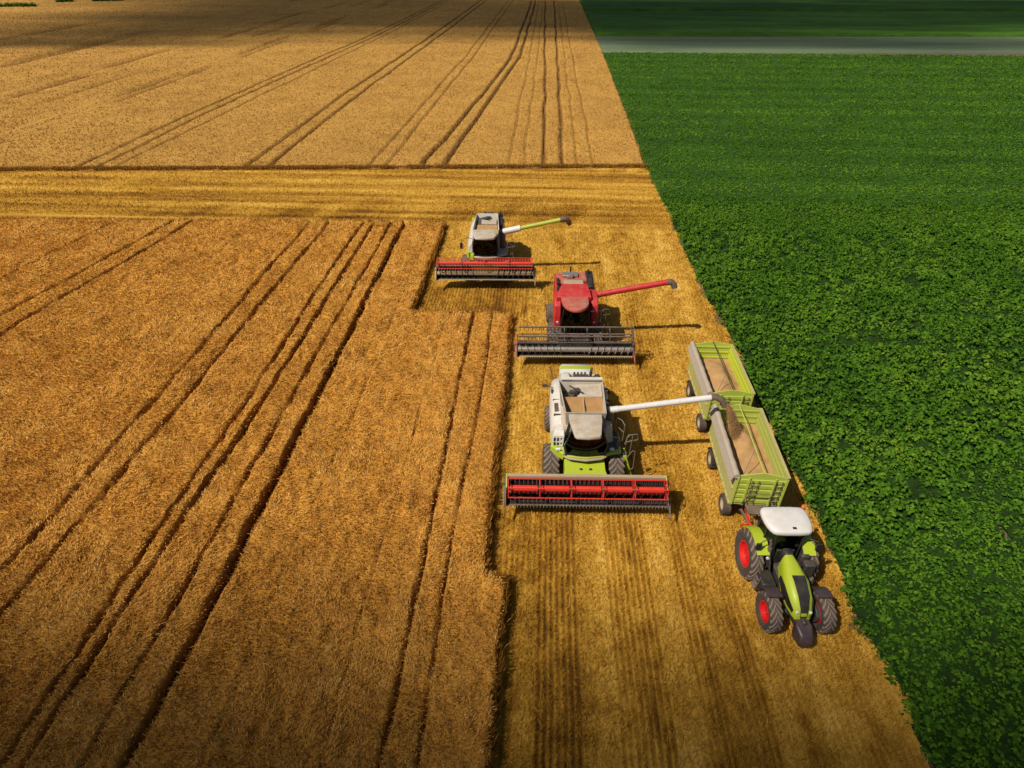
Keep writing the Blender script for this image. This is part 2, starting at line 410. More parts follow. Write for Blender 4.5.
def cab(parent, w_top, w_bot, y_f, y_b, z0, z1, roof_mat, roof_pts, roof_z, bow=0.22):
    """glazed cab: front pane bowed, floor, pillars, roof"""
    fl = MB(); fl.box(-w_bot+0.02, w_bot-0.02, y_f+0.12, y_b-0.02, z0-0.06, z0); fl.box(-w_top+0.02, w_top-0.02, y_b-0.1, y_b-0.02, z0, z1-0.03)
    fl.build('cab_floor', 'black', parent)
    n = 8
    def loop(w, yf, z, b):
        pts = []
        for i in range(n+1):
            u = -1+2*i/n; pts.append((u*w, yf-b*(1-u*u), z))
        return pts
    g = MB()
    lo, mi, hi = loop(w_bot*0.86, y_f+0.16, z0, bow*0.7), loop(w_bot, y_f, z0*0.55+z1*0.45, bow), loop(w_top, y_f+0.05, z1, bow*0.8)
    vs = lo+mi+hi; m_ = n+1
    fs = [(k*m_+i, k*m_+i+1, (k+1)*m_+i+1, (k+1)*m_+i) for k in range(2) for i in range(n)]
    g.add(vs, fs); g.build('windscreen', 'glass_dark', parent)
    for sx in (-1, 1):
        g = MB()
        g.add([(sx*w_bot*0.86, y_f+0.16, z0), (sx*w_bot, y_b-0.12, z0), (sx*w_top, y_b-0.12, z1), (sx*w_top, y_f+0.05, z1), (sx*w_bot, y_f, z0*0.55+z1*0.45)], [(0, 1, 2, 3, 4)])
        g.build('side_window', 'glass_dark', parent)
    p = MB()
    for sx in (-1, 1):
        p = MB(); p.tube([(sx*w_bot*0.87, y_f+0.16, z0), (sx*(w_bot+0.01), y_f, z0*0.55+z1*0.45), (sx*(w_top+0.01), y_f+0.05, z1)], 0.035, 6)
        p.build('cab_pillar', 'black', parent)
        p = MB(); p.tube([(sx*w_bot, y_b-0.10, z0), (sx*w_top, y_b-0.10, z1)], 0.05, 6)
        p.build('cab_pillar', 'black', parent)
    r = MB(); k = len(roof_pts); cx = sum(p[0] for p in roof_pts)/k; cy = sum(p[1] for p in roof_pts)/k
    def sc(f, z): return [(cx+(x-cx)*f, cy+(y-cy)*f, z) for x, y in roof_pts]
    r.loft([sc(0.94, roof_z-0.16), sc(1.0, roof_z-0.12), sc(1.0, roof_z-0.03), sc(0.96, roof_z+0.03), sc(0.7, roof_z+0.055)])
    ro = r.build('cab_roof', roof_mat, parent, smooth=50)
    return ro

def auger_pipe(parent, p0, p1, spout, mats, r=0.2, white_to=None):
    m = MB(); p0, p1 = Vector(p0), Vector(p1); d = (p1-p0).normalized()
    m.mat(0)
    if white_to:
        q = p0.lerp(p1, white_to)
        m.tube([p0, q], r*1.25, 16); m.mat(1); m.tube([q-d*0.05, p1], r*0.85, 16)
    else:
        m.tube([p0-d*0.02, p0+d*0.35], r*1.12, 16); m.tube([p0, p1], r, 16)
        for f in (0.33, 0.66): m.tube([p0.lerp(p1, f)-d*0.03, p0.lerp(p1, f)+d*0.03], r*1.06, 16)
    m.mat(2)
    o = m.build('unloading_auger', mats, parent)
    s = MB(); s.tube([p1-d*0.12]+[Vector(q) for q in spout], [r*1.1, r*1.12, r*1.05, r*0.95][:len(spout)+1], 12, cap=False)
    s.tube([p1-d*0.10]+[Vector(q) for q in spout], [r*1.04, r*1.06, r*0.99, r*0.89][:len(spout)+1], 12, cap=False)
    s.build('spout', 'hole', o)
    return o

def turret(parent, p, mat):
    m = MB(); x, y, z = p
    m.tube([(x-0.02, y, 1.7), (x-0.02, y, z-0.12), (x+0.05, y, z+0.02)], 0.23, 14)
    m.tube([(x-0.02, y, z-0.9), (x-0.02, y, z-0.75)], 0.27, 14)
    m.build('auger_elbow', mat, parent)

def side_bits(m, x, y0, y1, z0, z1, n, sx):
    for k in range(n):
        y = y0+(y1-y0)*(k+0.5)/n; m.box(min(x, x+sx*0.012), max(x, x+sx*0.012), y-0.008, y+0.008, z0, z1)

# ---------------------------------------------------------------- white combine with the long pipe (nearest)
def near_combine():
    c = root('combine_harvester', (2.22, 20.8, 0), R(2.0), 'large white and lime combine in front, pouring grain through its long white pipe', 'combine harvester', 'combine harvesters cutting the wheat')
    chassis(c, 1.45, 3.75, 1.3)
    b = MB()   # hull under the panels
    b.prism_x([(0.15, 1.15), (0.15, 3.05), (4.2, 3.0), (5.0, 2.5), (5.1, 1.5), (4.6, 1.15)], -1.02, 1.0)
    b.build('body', 'offwhite', c, bevel=0.03)
    for sx in (-1, 1):
        p = MB()
        if sx < 0:
            sec = lambda y, zt, o: [(-1.02, y, 1.25), (-1.46-o, y, 1.3), (-1.50-o, y, 2.4), (-1.44-o, y, zt-0.22), (-1.30-o, y, zt-0.04), (-1.03, y, zt)]
            p.loft([sec(0.62, 2.86, 0.0), sec(0.7, 2.92, 0.02), sec(3.2, 3.12, 0.0), sec(4.0, 3.10, -0.06), sec(4.35, 2.7, -0.14)])
        else:
            sec = lambda y, zt, o: [(1.0, y, 1.25), (1.40+o, y, 1.3), (1.42+o, y, 2.4), (1.34+o, y, zt-0.22), (1.22+o, y, zt-0.04), (1.003, y, zt)]
            p.loft([sec(1.05, 2.92, 0.0), sec(1.1, 2.98, 0.02), sec(3.2, 3.10, 0.0), sec(4.0, 3.05, -0.06), sec(4.35, 2.7, -0.14)])
        o = p.build('side_panel', 'white', c, smooth=60)
        for kk in range(5):
            q = MB(); q.box(min(sx*1.15, sx*1.33), max(sx*1.15, sx*1.33), 1.5+kk*0.12, 1.55+kk*0.12, 2.95, 3.065); q.build('panel_slot', 'steel_dark', o)
        for yy in (1.25, 2.35, 3.3):
            q = MB(); q.box(min(sx*1.06, sx*1.38), max(sx*1.06, sx*1.38), yy-0.010, yy+0.010, 2.9, 3.035+0.02*(yy > 2)); q.build('panel_seam', 'dark', o)
        q = MB(); q.box(sx*1.40-0.03, sx*1.40+0.03, 2.9, 3.15, 2.95, 3.10); q.box(sx*1.40-0.05, sx*1.40+0.05, 2.98, 3.04, 2.95, 3.13); q.build('latch', 'dark', o)
    # front corner boxes beside the cab
    f = MB(); f.loft([[(-1.45, -0.05, 2.18), (-0.97, -0.12, 2.18), (-0.97, 0.6, 2.18), (-1.45, 0.6, 2.18)],
                      [(-1.45, 0.0, 2.75), (-0.93, -0.05, 2.8), (-0.93, 0.6, 2.8), (-1.45, 0.6, 2.75)],
                      [(-1.36, 0.16, 2.93), (-0.95, 0.12, 2.98), (-0.95, 0.6, 2.98), (-1.36, 0.6, 2.93)]])
    fb = f.build('corner_panel', 'white', c, bevel=0.03)
    g = MB()
    for k in range(3):
        g.box(-1.42+k*0.16, -1.33+k*0.16, -0.09, 0.0, 2.26, 2.40); g.box(-1.42+k*0.16, -1.34+k*0.16, -0.06, 0.03, 2.48, 2.66)
    g.build('panel_vent', 'black', fb)
    f = MB(); f.loft([[(0.95, 0.05, 1.97), (1.40, 0.25, 1.97), (1.40, 1.02, 1.97), (0.95, 1.02, 1.97)],
                      [(0.95, 0.2, 3.1), (1.28, 0.55, 3.0), (1.28, 1.02, 3.0), (0.95, 1.02, 3.1)]])
    f.build('corner_panel', 'offwhite', c, bevel=0.03)
    # grain tank: four flared walls round an opening
    t = MB()
    def wall(a, b2, thick):
        (ax, ay, az, bx, by, bz) = (*a, *b2)
        return None
    rim = [(-0.92, 0.24), (0.92, 0.24), (1.02, 2.95), (-1.12, 2.95)]; low = [(-0.86, 0.45), (0.86, 0.45), (0.92, 2.75), (-0.98, 2.75)]
    for i in range(4):
        j = (i+1) % 4
        a, b2, c2, d2 = rim[i], rim[j], low[j], low[i]
        cx, cy = 0, 1.6
        def inn(p, k=0.045):
            v = Vector((cx-p[0], cy-p[1])); v.normalize(); return (p[0]+v.x*k, p[1]+v.y*k)
        ai, bi, ci, di = inn(a), inn(b2), inn(c2), inn(d2)
        za = 3.92 if a[1] < 1 else 3.78; zb = 3.92 if b2[1] < 1 else 3.78
        t.hexa([(d2[0], d2[1], 2.95), (c2[0], c2[1], 2.95), (ci[0], ci[1], 2.95), (di[0], di[1], 2.95)],
               [(a[0], a[1], za), (b2[0], b2[1], zb), (bi[0], bi[1], zb), (ai[0], ai[1], za)])
    tk = t.build('grain_tank', 'offwhite', c)
    g = MB()   # slanting tank floor and filling auger
    g.add([(-0.84, 0.42, 3.42), (0.84, 0.42, 3.42), (0.88, 1.0, 3.3), (0.90, 1.78, 3.62), (-0.92, 1.78, 3.62), (-0.88, 1.0, 3.3), (0, 1.0, 3.22), (0, 0.42, 3.34), (0, 1.78, 3.66)],
          [(0, 7, 6, 5), (7, 1, 2, 6), (5, 6, 8, 4), (6, 2, 3, 8)])
    tf_ = g.build('tank_floor', 'grain_dark', tk)
    g = MB(); g.tube([(0.0, 0.5, 3.32), (0.0, 1.75, 3.66)], 0.03, 8); g.bar((-0.85, 1.02, 3.36), (0.87, 1.02, 3.36), 0.05, 0.05); g.build('cross_auger', 'tan', tk)
    g = MB(); g.hexa([(-0.22, 1.80, 3.55), (0.90, 1.80, 3.62), (0.94, 2.80, 3.60), (-0.50, 2.80, 3.55)], [(-0.22, 1.80, 3.60), (0.90, 1.80, 3.67), (0.94, 2.80, 3.66), (-0.50, 2.80, 3.60)])
    g.build('tank_cover', 'offwhite', tk)
    g = MB(); g.box(-0.98, -0.30, 1.85, 2.75, 3.0, 3.2); g.tube([(-0.55, 2.3, 3.55), (-0.32, 1.95, 3.78)], 0.10, 10); g.box(-0.42, -0.14, 2.1, 2.4, 3.61, 3.72); g.bar((-0.6, 2.6, 3.68), (0.0, 2.0, 3.72), 0.05, 0.05)
    g.build('filling_auger', 'dark', tk)
    g = MB(); g.tube([(-0.98, 2.93, 3.86), (1.0, 2.90, 3.90)], 0.09, 10); g.tube([(-1.0, 3.6, 3.4), (-0.98, 2.93, 3.86)], 0.05, 8); g.build('tank_bar', 'white', c)
    # engine deck behind the tank
    e = MB(); e.box(-1.0, 1.0, 3.0, 4.3, 3.003, 3.2); e.build('engine_deck', 'offwhite', c, bevel=0.02)
    e = MB(); e.box(-0.35, 0.45, 3.2, 3.75, 3.2, 3.5)
    for k in range(4): e.box(-0.3+k*0.18, -0.2+k*0.18, 3.8, 4.15, 3.2, 3.42)
    e.tube([(0.55, 3.9, 3.2), (0.55, 3.9, 3.62), (0.62, 4.1, 3.7)], 0.07, 10); e.tube([(0.65, 3.4, 3.33), (0.95, 3.9, 3.33)], 0.12, 10)
    e.build('engine', 'dark', c, bevel=0.02)
    e = MB(); e.loft([[(-0.95, 3.15, 3.2), (-0.4, 3.15, 3.2), (-0.4, 4.2, 3.2), (-0.95, 4.2, 3.2)], [(-0.88, 3.3, 3.55), (-0.5, 3.3, 3.6), (-0.55, 4.0, 3.5), (-0.88, 4.0, 3.5)]])
    e.build('air_intake', 'white', c, bevel=0.06)
    # rear hood with a lime stripe
    h = MB(); sec = lambda y, w, zt, zb: [(-w-0.08, y, zb), (w-0.08, y, zb), (w-0.08, y, zt-0.15), (w-0.2, y, zt), (-w+0.04, y, zt), (-w-0.08, y, zt-0.15)]
    h.loft([sec(4.35, 0.86, 3.02, 1.5), sec(5.3, 0.84, 2.98, 1.5), sec(5.85, 0.80, 2.72, 1.45), sec(6.0, 0.76, 2.3, 1.5)])
    rh = h.build('rear_hood', 'white_clean', c, smooth=50)
    h = MB(); h.hexa([(-0.9, 5.0, 2.97), (0.74, 5.0, 2.97), (0.74, 5.28, 2.965), (-0.9, 5.28, 2.965)], [(-0.84, 5.0, 3.012), (0.68, 5.0, 3.012), (0.68, 5.28, 3.0), (-0.84, 5.28, 3.0)])
    h.build('stripe', 'lime', rh)
    h = MB(); h.loft([[(-0.5, 5.3, 0.9), (0.5, 5.3, 0.9), (0.5, 6.05, 1.0), (-0.5, 6.05, 1.0)], [(-0.7, 4.9, 1.5), (0.7, 4.9, 1.5), (0.7, 5.95, 1.6), (-0.7, 5.95, 1.6)]])
    h.build('straw_chopper', 'dark', c)
    # cab
    roof = [(-0.78, 0.26), (0.72, 0.26), (0.70, -0.2), (0.56, -1.18), (0.48, -1.28), (0, -1.33), (-0.52, -1.28), (-0.60, -1.18), (-0.76, -0.2)]
    cab(c, 0.70, 0.95, -0.78, 0.2, 2.2, 3.62, 'offwhite', roof, 3.82)
    cab_interior(c, 2.2, -0.78, 0.2, 0.9)
    # lime belt under the cab and the platform
    l = MB()
    outer = [(-1.52, 0.35), (-1.50, -0.10), (-1.2, -0.36), (-0.75, -0.72), (0, -0.84), (0.75, -0.72), (1.2, -0.48), (1.66, -0.40), (1.74, 0.5), (1.72, 1.0), (-1.52, 1.0)]
    l.mat(0).prism_z(outer, 2.03, 2.17)
    l.mat(1).prism_z([(x*0.965, y*0.94+0.01) for x, y in outer], 1.90, 2.028)
    pf = l.build('platform', ['lime_dusty', 'dark'], c, bevel=0.02)
    l = MB(); l.prism_z([(-0.95, -0.35), (-0.66, -0.64), (0, -0.76), (0.7, -0.66), (1.16, -0.36), (1.56, -0.2), (1.66, 0.5), (1.66, 0.98), (-0.95, 0.9)], 2.171, 2.185); l.build('deck_plate', 'dark', pf)
    l = MB(); pts = [(-0.95, -0.62, 2.08), (-0.72, -0.78, 2.08), (0, -0.90, 2.08), (0.72, -0.78, 2.08), (0.95, -0.62, 2.08)]
    l.tube(pts, 0.06, 8); l.build('bumper', 'tan', c)
    l = MB()
    l.loft([[(-1.53, -0.12, 1.78), (-0.97, -0.60, 1.8), (-0.97, -0.48, 1.8), (-1.45, 0.2, 1.78)], [(-1.56, -0.10, 2.22), (-0.97, -0.63, 2.19), (-0.97, -0.50, 2.19), (-1.45, 0.2, 2.22)]])
    l.build('lamp_cowl', 'lime', c, bevel=0.02)
    for x, y in ((-1.22, -0.42), (1.25, -0.36)):
        l = MB(); l.box(x-0.10, x+0.10, y-0.05, y+0.05, 2.24, 2.36); l.build('headlight', 'lens', c, bevel=0.02)
    ladder_and_rails(c, 1.86, 'lime', 'steel')
    feeder(c, ['lime', 'black'], 0.9)
    auger_pipe(c, (1.22, 0.98, 3.52), (5.85, 1.12, 4.22), [(6.0, 1.12, 4.22), (6.25, 1.06, 4.08), (6.42, 0.98, 3.78)], ['white_clean', 'white_clean', 'dark'], 0.14)
    turret(c, (1.18, 0.98, 3.52), 'steel_dark')
    mirror(c, [(0.8, -0.85, 3.5), (1.35, -0.75, 3.35), (1.45, -0.7, 3.1)], (1.45, -0.7, 2.95), 0.16, 0.34)
    m = MB(); m.box(-1.85, -1.62, 3.4, 3.5, 3.0, 3.1); m.tube([(-1.40, 3.4, 2.98), (-1.7, 3.45, 3.05)], 0.02, 6); m.build('work_lamp', 'dark', c)
    m = MB(); m.tube([(-1.3, 4.2, 2.95), (-1.5, 4.3, 3.6)], 0.03, 6); m.build('exhaust', 'steel_dark', c)
    for sx in (-1, 1):
        wheel(c, sx*1.50, 0, 0.98, 0.72, 0.48, 20, sx, 'offwhite')
        wheel(c, sx*1.42, 3.75, 0.68, 0.5, 0.34, 18, sx, 'offwhite')
    header(c, dict(z=0.90, wall=0.98, yb=-1.64, depth=0.95, frame=['steel_dark', 'tan', 'pan'], divider='steel_dark', knife='steel_dark', auger=['reel_red', 'dark'], reel_y=-2.22, reel_z=1.62, rad=0.47, bats=6, tube=0.14,
                   spiders=6, phase=0.25, light=False, batm=[0, 0, 0, 0, 0, 0], rimw=0.024, batr=0.022, tl=0.30, tines=36, reel=['reel_red', 'dark', 'hole'], arm='lime_dusty'))
    return c

# ---------------------------------------------------------------- far combine, same family, pale hopper cover
def far_combine():
    c = root('combine_harvester', (-4.2, 41.95, 0), R(2.6), 'farthest combine, dusty white with a yellow green pipe, working behind the red one', 'combine harvester', 'combine harvesters cutting the wheat')
    chassis(c, 1.45, 3.75, 1.3)
    b = MB(); b.prism_x([(0.2, 1.15), (0.2, 3.0), (4.3, 3.0), (5.0, 2.5), (5.1, 1.5), (4.6, 1.15)], -1.0, 1.0); b.build('body', 'offwhite', c, bevel=0.03)
    for sx in (-1, 1):
        p = MB()
        sec = lambda y, zt, o: [(sx*1.0, y, 1.25), (sx*(1.40+o), y, 1.3), (sx*(1.42+o), y, 2.4), (sx*(1.32+o), y, zt-0.2), (sx*(1.003), y, zt+0.1)]
        p.loft([sec(-0.3 if sx < 0 else 0.9, 2.9, -0.1), sec(1.1, 2.98, 0.0), sec(3.2, 3.10, 0.0), sec(4.3, 3.0, -0.06)])
        o = p.build('side_panel', 'white', c, smooth=60)
        q = MB(); q.box(min(sx*1.0, sx*1.3), max(sx*1.0, sx*1.3), 4.31, 4.75, 2.2, 3.05); q.build('corner_panel', 'lime', c, bevel=0.04)
    # tank with flared walls
    t = MB()
    rim = [(-0.95, 0.10, 3.86), (1.0, 0.10, 3.86), (0.82, 3.7, 3.75), (-0.86, 3.7, 3.75)]; low = [(-0.8, 0.35, 2.95), (0.8, 0.35, 2.95), (0.75, 3.5, 2.95), (-0.75, 3.5, 2.95)]
    def inn(p, k=0.05):
        v = Vector((-p[0], 1.9-p[1])); v.normalize(); return (p[0]+v.x*k, p[1]+v.y*k, p[2])
    for i in range(4):
        j = (i+1) % 4
        t.hexa([low[i], low[j], inn(low[j]), inn(low[i])], [rim[i], rim[j], inn(rim[j]), inn(rim[i])])
    tk = t.build('grain_tank', 'white', c)
    g = MB(); g.add([(-0.82, 0.4, 3.5), (0.85, 0.4, 3.5), (0.78, 2.0, 3.5), (-0.8, 2.0, 3.5), (0, 1.2, 3.62)], [(0, 1, 4), (1, 2, 4), (2, 3, 4), (3, 0, 4)]); g.build('tank_floor', 'grain', tk)
    g = MB(); g.box(-0.42, 0.74, 2.02, 3.4, 3.52, 3.58); g.build('tank_cover', 'offwhite', tk)
    g = MB(); g.box(-0.72, -0.46, 2.05, 3.4, 3.1, 3.5); g.tube([(-0.4, 3.0, 3.6), (0.1, 2.6, 3.85)], 0.09, 8); g.box(-0.1, 0.3, 2.9, 3.2, 3.6, 3.72); g.build('filling_auger', 'dark', tk)
    e = MB(); e.box(-0.95, 0.95, 3.75, 4.9, 3.003, 3.25); e.build('engine_deck', 'dark', c, bevel=0.02)
    e = MB(); e.box(0.8, 1.22, 2.0, 4.2, 3.11, 3.55); e.tube([(1.0, 3.6, 3.5), (1.0, 3.6, 3.95)], 0.07, 8); e.build('engine', 'black', c, bevel=0.03)
    h = MB(); h.loft([[(-0.8, 4.9, 1.5), (0.8, 4.9, 1.5), (0.8, 4.9, 3.25), (-0.8, 4.9, 3.25)], [(-0.76, 5.6, 1.5), (0.76, 5.6, 1.5), (0.72, 5.5, 3.12), (-0.72, 5.5, 3.12)]])
    rh = h.build('rear_hood', 'lime', c, bevel=0.06)
    q = MB()
    for k in range(5): q.box(-0.38+k*0.17, -0.26+k*0.17, 4.93, 5.4, 3.2, 3.262)
    q.build('hood_vent', 'dark', rh)
    h = MB(); h.loft([[(-0.5, 5.0, 0.9), (0.5, 5.0, 0.9), (0.5, 5.7, 1.0), (-0.5, 5.7, 1.0)], [(-0.7, 4.7, 1.5), (0.7, 4.7, 1.5), (0.7, 5.6, 1.6), (-0.7, 5.6, 1.6)]]); h.build('straw_chopper', 'dark', c)
    roof = [(-0.94, 0.12), (0.98, 0.12), (0.95, -0.45), (0.72, -1.25), (0.6, -1.36), (0, -1.40), (-0.6, -1.36), (-0.72, -1.25), (-0.93, -0.3)]
    cab(c, 0.80, 0.90, -0.95, 0.15, 2.25, 3.6, 'offwhite', roof, 3.84, 0.25)
    cab_interior(c, 2.25, -0.95, 0.15, 0.85)
    g = MB(); g.box(0.62, 0.96, -0.75, -0.05, 3.86, 3.95); g.build('roof_hatch', 'tan', c, bevel=0.01)
    l = MB(); outer = [(-1.40, 0.3), (-1.35, -0.3), (-0.75, -0.95), (0, -1.08), (0.75, -0.95), (1.2, -0.55), (1.62, -0.35), (1.62, 1.0), (-1.40, 1.0)]
    l.mat(0).prism_z(outer, 2.06, 2.2); l.mat(1).prism_z([(x*0.96, y*0.94+0.01) for x, y in outer], 1.9, 2.058); l.build('platform', ['offwhite', 'dark'], c, bevel=0.02)
    l = MB(); l.loft([[(-1.44, -0.3, 1.85), (-0.9, -0.86, 1.85), (-0.9, -0.6, 1.85), (-1.36, 0.1, 1.85)], [(-1.44, -0.3, 2.4), (-0.9, -0.86, 2.25), (-0.9, -0.6, 2.25), (-1.36, 0.1, 2.4)]]); l.build('lamp_cowl', 'lime', c, bevel=0.02)
    ladder_and_rails(c, 1.62)
    feeder(c, ['lime', 'black'], 0.9)
    auger_pipe(c, (1.28, 0.85, 3.42), (5.6, 0.75, 4.42), [(5.85, 0.8, 4.43), (6.12, 0.95, 4.25), (6.25, 1.0, 3.95)], ['white_clean', 'lime_dusty', 'dark'], 0.18, 0.30)
    turret(c, (1.25, 0.85, 3.42), 'steel_dark')
    mirror(c, [(-0.8, -1.0, 3.6), (-1.3, -1.0, 3.72), (-1.72, -0.9, 3.55), (-1.74, -0.9, 3.2)], (-1.74, -0.9, 3.05), 0.2, 0.45)
    for sx in (-1, 1):
        wheel(c, sx*1.46, 0, 0.95, 0.68, 0.46, 20, sx, 'offwhite', lugged=True)
        wheel(c, sx*1.35, 3.75, 0.65, 0.5, 0.33, 16, sx, 'offwhite')
    header(c, dict(z=0.95, wall=0.95, yb=-1.5, depth=0.66, frame=['steel_dark', 'tan', 'black'], divider='tan', knife='tan', auger=['tan', 'dark'], reel_y=-1.90, reel_z=2.14, rad=0.40, bats=5, tube=0.13,
                   spiders=5, phase=1.45, light=False, batm=[0, 0, 0, 1, 0], batr=0.03, tines=34, reel=['reel_red', 'dark', 'tan'], arm='reel_red'))
    return c

# ---------------------------------------------------------------- red combine in the middle
def red_combine():
    c = root('combine_harvester', (2.08, 32.2, 0), R(2.6), 'red combine between two white ones, dark reel lifted and red pipe swung out', 'combine harvester', 'combine harvesters cutting the wheat')
    chassis(c, 1.45, 3.6, 1.3)
    b = MB(); b.prism_x([(0.2, 1.1), (0.2, 3.1), (4.0, 3.05), (4.4, 2.6), (4.5, 1.5), (4.0, 1.1)], -1.0, 1.25); b.build('body', 'red', c, bevel=0.05)
    # sloping side cheeks beside the cab
    for x0, x1 in ((-1.22, -0.84), (1.0, 1.42)):
        p = MB(); p.prism_x([(-0.3, 1.7), (-0.42, 2.05), (-0.12, 3.25), (0.3, 3.55), (1.2, 3.55), (1.2, 1.7)], x0, x1)
        o = p.build('side_panel', 'red', c, bevel=0.06)
        q = MB(); xc = (x0+x1)/2; q.tube([(xc, -0.41, 2.25), (xc, -0.36, 2.26)], 0.07, 12); q.build('headlight', 'lens', o)
    for sx, x in ((-1, -1.06), (1, 1.46)):
        p = MB(); p.prism_x([(1.2, 1.3), (1.2, 3.3), (3.8, 3.3), (4.2, 2.7), (4.2, 1.5)], min(x, x-sx*0.4), max(x, x-sx*0.4)); p.build('side_panel', 'red', c, bevel=0.08)
    # tank front: bright red slope, rear covers dusty pink
    t = MB()
    t.mat(0).loft([[(-1.12, 0.12, 3.3), (1.0, 0.12, 3.3), (1.0, 0.12, 3.72), (-1.12, 0.12, 3.72)],
            [(-1.02, 0.7, 3.3), (0.95, 0.7, 3.3), (0.92, 0.72, 3.86), (-0.95, 0.72, 3.86)],
            [(-0.95, 1.5, 3.3), (0.9, 1.5, 3.3), (0.85, 1.5, 3.9), (-0.7, 1.5, 3.9)]])
    tk = t.build('grain_tank', 'red', c, bevel=0.03)
    g = MB(); g.box(-0.55, 0.70, 1.52, 2.6, 3.3, 3.62); g.build('tank_cover', 'tan', tk, bevel=0.04)
    g = MB(); g.box(-1.0, -0.57, 1.52, 2.2, 3.2, 3.35); g.box(-0.75, 0.85, 2.62, 2.8, 3.1, 3.2); g.build('tank_recess', 'black', tk)
    e = MB(); e.loft([[(-0.98, 2.3, 3.1), (1.2, 2.8, 3.1), (1.2, 4.2, 3.1), (-0.98, 4.2, 3.1)], [(-0.9, 2.35, 3.5), (1.1, 2.85, 3.5), (1.05, 4.1, 3.42), (-0.9, 4.1, 3.42)]]); e.build('engine_deck', 'red_dusty', c, bevel=0.06)
    e = MB(); e.box(-0.55, 0.45, 3.2, 3.75, 3.49, 3.62); e.box(-0.3, 0.1, 3.0, 3.3, 3.49, 3.7); e.build('engine', 'steel', c, bevel=0.03)
    e = MB(); e.tube([(1.15, 1.9, 3.3), (1.2, 2.9, 3.45)], 0.22, 10); e.box(0.95, 1.4, 2.8, 3.9, 3.43, 3.62); e.tube([(1.1, 3.5, 3.4), (1.1, 3.5, 3.9)], 0.07, 8); e.build('exhaust', 'black', c, bevel=0.02)
    e = MB(); e.tube([(0.0, 4.0, 3.4), (0.0, 4.0, 3.85)], 0.05, 8); e.build('antenna', 'black', c)
    e = MB(); e.box(-0.98, -0.8, 2.2, 2.9, 3.4, 3.62); e.build('air_intake', 'black', c, bevel=0.03)
    h = MB(); h.loft([[(-0.9, 4.2, 1.5), (1.1, 4.2, 1.5), (1.1, 4.2, 3.2), (-0.9, 4.2, 3.2)], [(-0.9, 4.9, 1.6), (1.0, 4.9, 1.6), (0.95, 4.7, 2.9), (-0.85, 4.7, 2.9)]]); h.build('rear_hood', 'red', c, bevel=0.1)
    # cab with round-fronted dusty roof
    roof = [(-0.84, 0.12), (0.80, 0.12)]+[(0.82*math.cos(a)-0.02, -0.35+1.22*math.sin(a)*-1) for a in [R(d) for d in range(0, 181, 15)]]
    cab(c, 0.70, 0.84, -0.98, 0.15, 1.85, 3.5, 'red_dusty', roof, 3.72, 0.28)
    cab_interior(c, 1.85, -0.98, 0.15, 0.8)
    l = MB(); outer = [(-1.5, 0.9), (-1.5, -0.45), (-0.8, -0.9), (0, -1.1), (0.8, -0.9), (1.65, -0.5), (1.65, 0.9)]
    l.prism_z(outer, 1.62, 1.79); l.build('platform', 'dark', c, bevel=0.02)
    ladder_and_rails(c, 1.62, 'dark', 'steel_dark')
    feeder(c, ['dark', 'red'], 0.95)
    auger_pipe(c, (1.38, 1.15, 3.32), (5.75, 1.15, 4.22), [(5.92, 1.15, 4.23), (6.08, 1.12, 4.08), (6.16, 1.05, 3.86)], ['red', 'red', 'dark'], 0.18)
    turret(c, (1.36, 1.15, 3.32), 'red_dusty')
    mirror(c, [(0.75, -0.9, 3.3), (1.5, -0.8, 3.3), (1.6, -0.7, 3.0)], (1.6, -0.7, 2.85), 0.16, 0.34)
    for sx in (-1, 1):
        wheel(c, sx*1.34+0.10, 0, 0.95, 0.62, 0.46, 20, sx, 'tan')
        wheel(c, sx*1.3+0.04, 3.6, 0.62, 0.48, 0.32, 16, sx, 'tan')
    header(c, dict(z=0.85, W=3.47, wall=0.72, yb=-1.45, depth=0.62, frame=['steel_dark', 'steel_dark', 'black'], divider='red_dusty', knife='tan', auger=['steel', 'steel'], augr=0.17, reel_y=-1.65, reel_z=2.2, rad=0.50, bats=5, tube=0.045,
                   spiders=6, phase=0.35, light=True, batm=[1, 1, 1, 1, 1], batr=0.035, tines=30, reel=['steel_dark', 'steel_dark', 'black'], arm='red_dusty'))
    return c

near_combine(); red_combine(); far_combine()

